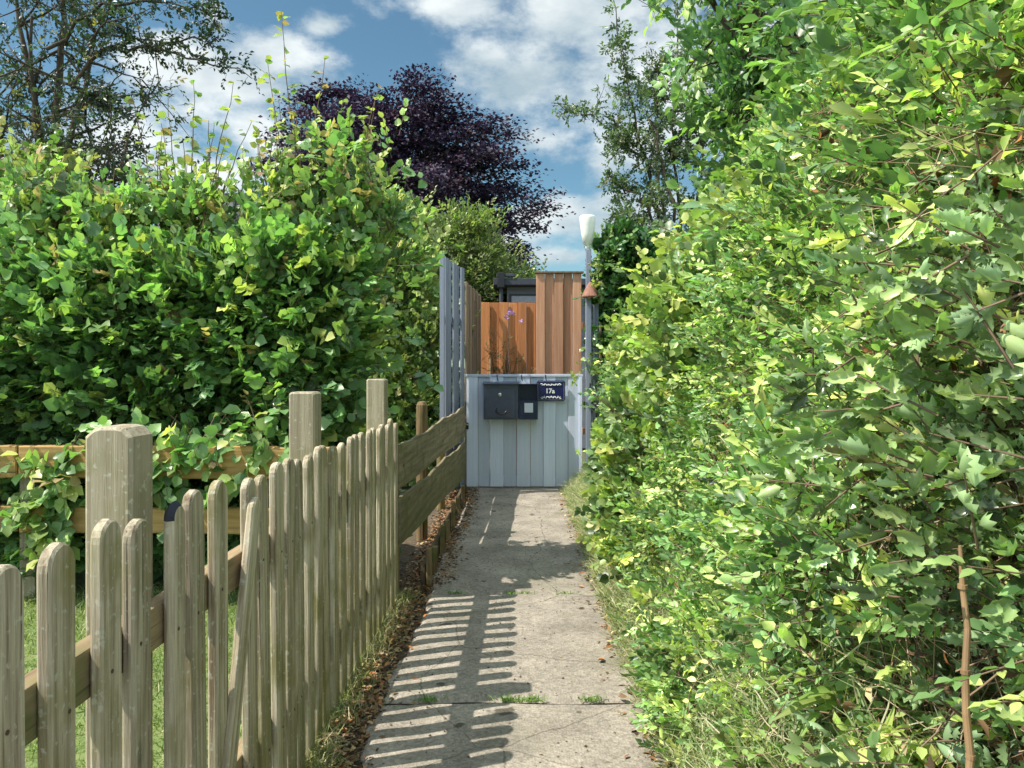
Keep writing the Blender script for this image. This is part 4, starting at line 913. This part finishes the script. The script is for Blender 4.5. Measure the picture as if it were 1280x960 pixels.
# the tree over the right hedge
TR = [(0.092, 0.199, 0.065), (0.133, 0.263, 0.078), (0.205, 0.343, 0.086), (0.35, 0.48, 0.094)]
def right_tree():
    base = (1.48, 4.2, 0); h = empty('cherry_tree', base, label='dark trunked leafy tree rising out of the right hedge, crown reaching the top', cat='tree')
    st = Acc(); lf = Acc(); tw = Acc()
    tk = limb(st, base, pxp(972, 150, 4.2), .06, .045, .03, 8); fork = tk[-1]
    ends = [(975, 60, 5.1), (930, 20, 4.6), (1040, 0, 5.0), (1010, -120, 5.0), (920, 60, 5.3), (1100, 60, 4.6), (905, -60, 5.0), (900, -150, 5.2), (1120, -120, 4.8), (850, -40, 5.0), (1180, 20, 4.2), (1060, 130, 4.5), (940, 120, 5.0), (1220, -80, 4.0), (905, 100, 5.4)]
    for (a, b, Y) in ends:
        q = limb(st, fork if rng.random() < .7 else tk[-2], pxp(a, b, Y-.8), .028, .009, .10, 9, .03)
        for k in range(8):
            s = q[rng.integers(3, 9)]; e = s+rng.normal(size=3)*np.array([.24, .36, .24]); z = limb(st, s, e, .010, .003, .1, 7)
            m = 10; ti = rng.uniform(.15, 1.05, m); Q = np.stack([np.interp(ti, np.linspace(0, 1, 7), z[:, i]) for i in range(3)], 1)+rnd(m, .06)
            sprigs(Q, (e-s)[None]+rnd(m, .5), 6, .17, .068, OVAL, TR, [4, 4, 2.2, .8], tw, lf, flat=.8, face=(-.3, -.3, .8), rad=.0022, wid=1.15, droop=.03)
    lf.build('crown', M_leaf, h)
    st.merge(tw)
    st.build('trunk', M_bark, h); adopt(h)
right_tree()

# ------------------------------------------------------------------ right hedge: several plants grown together along a leaning face
def face_x(y, z):
    y = np.asarray(y, float); z = np.asarray(z, float)
    s1 = .12+.035*y; zc = np.clip(z, 0, 1.3)
    f = .55+s1*zc+.20*(1+.1*y)*np.maximum(z-1.3, 0)+(.06*np.clip(y-4.5, 0, 3)+.10*np.clip(y-6.3, 0, 2))*np.clip(z*1.5, 0, 1)
    return f+.06*np.sin(y*2.3+1)*np.clip(z, 0, 1)+.05*np.sin(y*5.1+z*3)*zc
def face_plant(name, label, cat, y0, y1, z0, z1, boughs, per, leaf_l, shape, cols, w=None, mat=M_leaf, K=6, depth=.10, fill=2500, fdepth=.7, br=.11, sl=2.2, rad=.0016, flat=1.0, face=(-.6, -.3, .65), near_bias=1.0, wid=1.0, ztop_soft=0.0, parts=None, bulge=0.0, jit=.30, dead=0, stems=14):
    h = empty(name, (float(face_x((y0+y1)/2, 0))+.35, (y0+y1)/2, 0), label=label, cat=cat)
    lf = Acc(); tw = Acc(); dd = Acc()
    for b in range(boughs):
        y = y0+(y1-y0)*rng.uniform(0, 1)**near_bias; z = rng.uniform(z0, z1)
        e = mnoise.noise(Vector((y*2.2, z*2.2, len(name))))
        x = float(face_x(y, z))+.05+rng.uniform(0, depth)-.42*e-bulge*math.sin((z-z0)/(z1-z0)*math.pi)
        m = max(2, int(per*rng.uniform(.4, 1.6))); r = br*rng.uniform(.6, 1.3)
        P = np.array([x, y, z])+rnd(m)*np.array([r*.6, r, r*.7]); P[:, 2] = np.maximum(P[:, 2], .03)
        P[:, 0] = np.maximum(P[:, 0], .50)
        D = np.array([[-.8, -.1, .35]])+rnd(m, .5)
        sprigs(P, D, K, leaf_l*sl, leaf_l, shape, cols, w, tw, lf, flat=flat, face=face, rad=rad, wid=wid, jit=jit)
    P = np.stack([np.zeros(fill), rng.uniform(y0, y1, fill), rng.uniform(max(z0-.1, .02), z1, fill)], 1); P[:, 0] = face_x(P[:, 1], P[:, 2])+.16+np.abs(rng.normal(size=fill))*fdepth*.5
    lf.add(*leaves_arrays(P, rnd(fill), rnd(fill)+np.array([[-.6, -.2, .5]]), leaf_l*rng.uniform(.8, 1.4, fill), LEAF4, palette(fill, cols[:2])))
    if dead:
        P = np.stack([np.zeros(dead), rng.uniform(y0, y1, dead), rng.uniform(max(z0, .02), z1, dead)], 1); P[:, 0] = face_x(P[:, 1], P[:, 2])+rng.uniform(-.03, .15, dead)
        dd.add(*leaves_arrays(P, rnd(dead), rnd(dead), rng.uniform(.02, .045, dead), OVAL, palette(dead, BR)))
        q = int(dead*.8); D = norm(rnd(q)+np.array([[-.2, 0, .3]])); V, F = straws(P[:q]-D*.08, P[:q]+D*rng.uniform(.05, .16, (q, 1)), .0014); dd.add(V, F, np.repeat(palette(q, [(.34, .25, .16), (.22, .14, .09), (.42, .34, .22)]), 6, 0))
        dd.build('dead_leaves', M_dry, h)
    st = Acc()
    for k in range(stems):
        y = rng.uniform(y0, y1); zt = rng.uniform(.6, 1)*z1; x = float(face_x(y, zt))+rng.uniform(.03, .3); t = np.linspace(0, 1, 9)[:, None]
        pts = np.array([[float(face_x(y, 0))+.3, y+rng.normal()*.1, 0]])*(1-t)+np.array([[x, y, zt]])*t+np.cumsum(rnd(9, .02), 0); V, F = np_tube(pts, np.linspace(.012, .003, 9), 6); st.add(V, F)
    st.merge(tw)
    lf.build('foliage', mat, h); st.build('branches', M_twig, h); adopt(h); return h

G1 = [(0.112, 0.218, 0.073), (0.159, 0.297, 0.08), (0.256, 0.394, 0.095), (0.449, 0.552, 0.12), (0.552, 0.552, 0.143)]
face_plant('holly_bush', 'glossy spiny holly nearest the camera at the right edge', 'bush', .7, 1.5, .05, 2.2, 165, 11, .038, HOLLY, [(0.157, 0.247, 0.088), (0.214, 0.33, 0.099), (0.314, 0.426, 0.118), (0.571, 0.605, 0.118)], [5, 4, 2.2, .35], mat=M_gloss, K=6, fill=5200, br=.13, sl=2.0, rad=.0022, flat=.9, dead=1300, depth=.25, stems=26)
face_plant('privet_bush', 'small leaved privet filling the right hedge beyond the holly', 'bush', .8, 3.5, .15, 2.2, 1150, 14, .030, OVAL, G1, [2.5, 4, 4, 3, .7], K=8, fill=8000, br=.10, sl=3.4, flat=1.1, dead=4600, near_bias=.8, wid=1.15, stems=24)
face_plant('dogwood_bush', 'bright yellow green leafy shrub in the middle of the right hedge', 'bush', 3.2, 5.9, .35, 2.0, 620, 13, .048, LEAF8, [(0.127, 0.22, 0.058), (0.226, 0.319, 0.069), (0.38, 0.429, 0.085), (0.534, 0.528, 0.113)], [3.4, 3.6, 2, .6], K=6, fill=5000, br=.13, sl=2.4, bulge=.05, dead=500)
face_plant('hedge_shrub', 'mid green shrub at the far part of the right hedge before the ivy', 'shrub', 5.8, 8.0, .45, 2.0, 380, 13, .05, LEAF4, G1, [2, 4, 4, 2, .5], fill=4000, br=.14, dead=300)
face_plant('beech_shrub', 'upright yellow green leaved shrub rising above the dogwood in the right hedge', 'shrub', 2.6, 5.2, 1.7, 2.5, 240, 12, .058, LEAF8, [(0.105, 0.209, 0.058), (0.171, 0.286, 0.069), (0.27, 0.385, 0.085), (0.446, 0.484, 0.107)], [3, 4, 2, .5], fill=1600, br=.16, bulge=-.1, depth=.4)
face_plant('laurel_bush', 'large leaved green shrub overhanging the top of the holly', 'bush', .8, 2.6, 1.8, 2.9, 150, 9, .066, OVAL, TR, [3, 4, 3, 1.5], mat=M_gloss, fill=2500, br=.18, depth=.5, wid=1.2)
def trailing(host, n, y0, y1, z0, z1, leaf_l, cols, w, shape=OVAL):
    h = bpy.data.objects[host]; lf = Acc(); tw = Acc()
    for k in range(n):
        y = y0+(y1-y0)*rng.random()**.85; z = rng.uniform(z0, z1); L_ = rng.uniform(.18, .42); t = np.linspace(0, 1, 10)[:, None]
        p = np.array([float(face_x(y, z))+.06, y, z]); d = norm(np.array([-.75, rng.normal()*.5-.1, rng.uniform(.1, 1.1)]))
        pts = p+d*L_*t-np.array([[0, 0, L_*.75]])*t**2+np.cumsum(rnd(10, .004), 0); pts[:, 0] = np.maximum(pts[:, 0], .44+.02*rng.random())
        V, F = np_tube(pts, np.linspace(.0024, .001, 10), 5); tw.add(V, F)
        m = int(L_/.024); tt = np.linspace(.1, 1, m); Q = np.stack([np.interp(tt, t[:, 0], pts[:, i]) for i in range(3)], 1)
        s_ = np.where(np.arange(m) % 2, 1., -1.)[:, None]; sd = norm(np.cross(d, [0, 0, 1]))
        a = s_*sd+d*.5+rnd(m, .25); nn = np.array([[-.35, -.3, .85]])+rnd(m, .35)
        C = palette(1, cols, w, .15).repeat(m, 0)*(1+rng.normal(size=(m, 1))*.12)
        lf.add(*leaves_arrays(Q, a, nn, leaf_l*(1.15-.5*tt)*rng.uniform(.7, 1.15, m), shape, np.clip(C, .002, .8), 1.25))
    lf.build('trailing_leaves', M_leaf, h); tw.build('trailing_stems', M_twig, h); adopt(h)
trailing('privet_bush', 110, .95, 3.4, .3, 2.0, .036, G1, [1, 3, 4, 4, 1.5])
trailing('dogwood_bush', 55, 3.3, 5.8, .5, 1.9, .055, G1, [1, 3, 4, 3, .8], LEAF8)
trailing('hedge_shrub', 22, 5.9, 7.3, .6, 2.0, .05, G1, [1, 3, 4, 3, .6], LEAF8)
# ivy round the post at the far end
shrub('ivy', 'dense dark ivy clump climbing beside the gate post', 'ivy', [(1.33, 8.75, 2.35, .40, .35, .62), (1.26, 8.75, 1.6, .32, .33, .75), (1.45, 8.7, .8, .34, .35, .6), (1.12, 8.6, 2.65, .17, .2, .25)], 330, 12, .062, LEAF8,
      [(.03, .10, .022), (.045, .14, .028), (.09, .20, .035), (.20, .30, .05)], [4, 4, 2, .9], mat=M_gloss, fill=3500, br=.13, sl=1.6, root=(1.2, 8.75, 0))
# ivy strands across the panel
lf = Acc(); tw = Acc(); iv = bpy.data.objects['ivy']
for (px, py) in [(745, 345), (750, 335), (742, 358), (738, 455), (745, 462), (752, 470), (755, 500), (752, 585), (745, 600), (722, 472), (748, 325)]:
    lf = Acc(); m = 5; P = np.array(pxp(px, py, 8.38))+rnd(m, .03); sprigs(P, rnd(m)+[-.3, -.3, 0], 5, .10, .045, LEAF8, YGL, None, None, lf)
    lf.build('leaf_strand', M_leaf, iv)
adopt(iv)

# verge: grass, cleavers and small weeds at the hedge foot
def verge_mass():
    A = Acc(); n = 44000; y = rng.uniform(1.2, 8.5, n); z = np.abs(rng.normal(size=n))*.36; z = np.minimum(z, 1.1); f = face_x(y, z)
    P = np.stack([f-.06+np.abs(rng.normal(size=n))*.09-.03*np.exp(-z*4), y, z], 1)
    A.add(*blades(P, .085, .0032, [(.17, .23, .08), (.26, .31, .12), (.40, .38, .20), (.48, .42, .26)], .9, [4, 4, 3, 2]))
    n = 15000; y = rng.uniform(1.2, 8.5, n); z = np.abs(rng.normal(size=n))*.33; P = np.stack([face_x(y, z)-.03+np.abs(rng.normal(size=n))*.06, y, z], 1)
    A.add(*leaves_arrays(P, rnd(n)+[-.3, 0, .3], rnd(n)+[-.5, -.2, .7], rng.uniform(.012, .028, n), OVAL, palette(n, [(.09, .17, .035), (.15, .24, .05), (.25, .30, .08), (.35, .36, .12)])))
    n = 5200; cy = rng.uniform(1.4, 8.4, n); P = np.stack([.50+rng.normal(size=n)*.035+.007*cy, cy, np.full(n, .01)], 1)
    A.add(*blades(P, .06, .004, [(.13, .20, .04), (.22, .27, .07), (.36, .32, .15)], .7))
    tag(A.build('verge_grass', M_grass), 'tangle of grass, cleavers and small weeds at the foot of the right hedge', kind='stuff')
verge_mass()

# strap leaved bamboo clumps and the cane
def strap_plant(pts, label, name='bamboo_plant'):
    h = empty(name, (1.0, pts[0][2], 0), label=label, cat='plant'); lf = Acc(); st = Acc()
    for (x0, y0, Y, x1, y1, Lw) in pts:
        a = np.array(pxp(x0, y0, Y)); b = np.array(pxp(x1, y1, Y-.08)); d = b-a; L_ = np.linalg.norm(d)
        c = palette(1, [(.20, .33, .04), (.38, .46, .07), (.30, .40, .06)])
        nn = np.array([[-.5, -.6, .5]])+rnd(1, .45)
        lf.add(*leaves_arrays(a[None], d[None], nn, L_, LONG, c, Lw*.62))
    x0, y0, Y = pts[0][:3]; V, F = np_tube([np.array([.85, Y+.1, 0]), np.array(pxp(x0+40, y0+120, Y+.05)), np.array(pxp(x0, y0, Y))], np.array([.006, .005, .003]), 6); st.add(V, F)
    lf.build('leaves', M_leaf, h); st.build('stem', M_twig, h); adopt(h)
strap_plant([(1050, 722, 1.75, 960, 820, 2.2), (1045, 725, 1.75, 1010, 830, 2.2), (1048, 720, 1.75, 935, 775, 1.6), (1052, 718, 1.75, 1000, 860, 1.5), (1040, 730, 1.75, 975, 800, 1.8)], 'long strap leaved yellow green shoot in the lower middle of the right hedge')
strap_plant([(1060, 870, 1.5, 975, 880, 1.8), (1065, 872, 1.5, 990, 905, 1.6), (1068, 868, 1.5, 1000, 860, 1.5), (1030, 955, 1.45, 1080, 880, 1.6), (1120, 985, 1.4, 1090, 900, 2.2), (1130, 985, 1.4, 1150, 900, 2.2), (1100, 985, 1.4, 1105, 930, 2.4)], 'low strap leaved yellow green tuft by the bottom edge of the right hedge')
strap_plant([(985, 568, 2.1, 940, 548, 3.2), (980, 575, 2.1, 948, 590, 2.4), (1048, 690, 1.85, 1018, 662, 4.0)], 'pair of broad pale yellow leaves sticking out of the right hedge')
cn = empty('garden_cane', (pxp(1208, 960, .94)[0], .94, 0), label='dry brown cane standing upright in the holly by the bottom right corner', cat='cane')
bm = bmesh.new(); a = pxp(1211, 1000, .93); b = pxp(1204, 682, .96); pts = [Vector((a[0], a[1], 0))]+[Vector(a)+(Vector(b)-Vector(a))*(i/6)+Vector((.004*math.sin(i*1.9), .003*math.cos(i*1.3), 0)) for i in range(7)]
tube_bm(bm, pts, [.0050, .0050, .0049, .0046, .0044, .0040, .0036, .0022], 10)
for k in (2, 4, 6): tube_bm(bm, [pts[k]-Vector((0, 0, .003)), pts[k]+Vector((0, 0, .0025))], .0058, 10)
fchild(obj_bm('stem', bm, M_cane, None, (0, 0, 0)), cn)
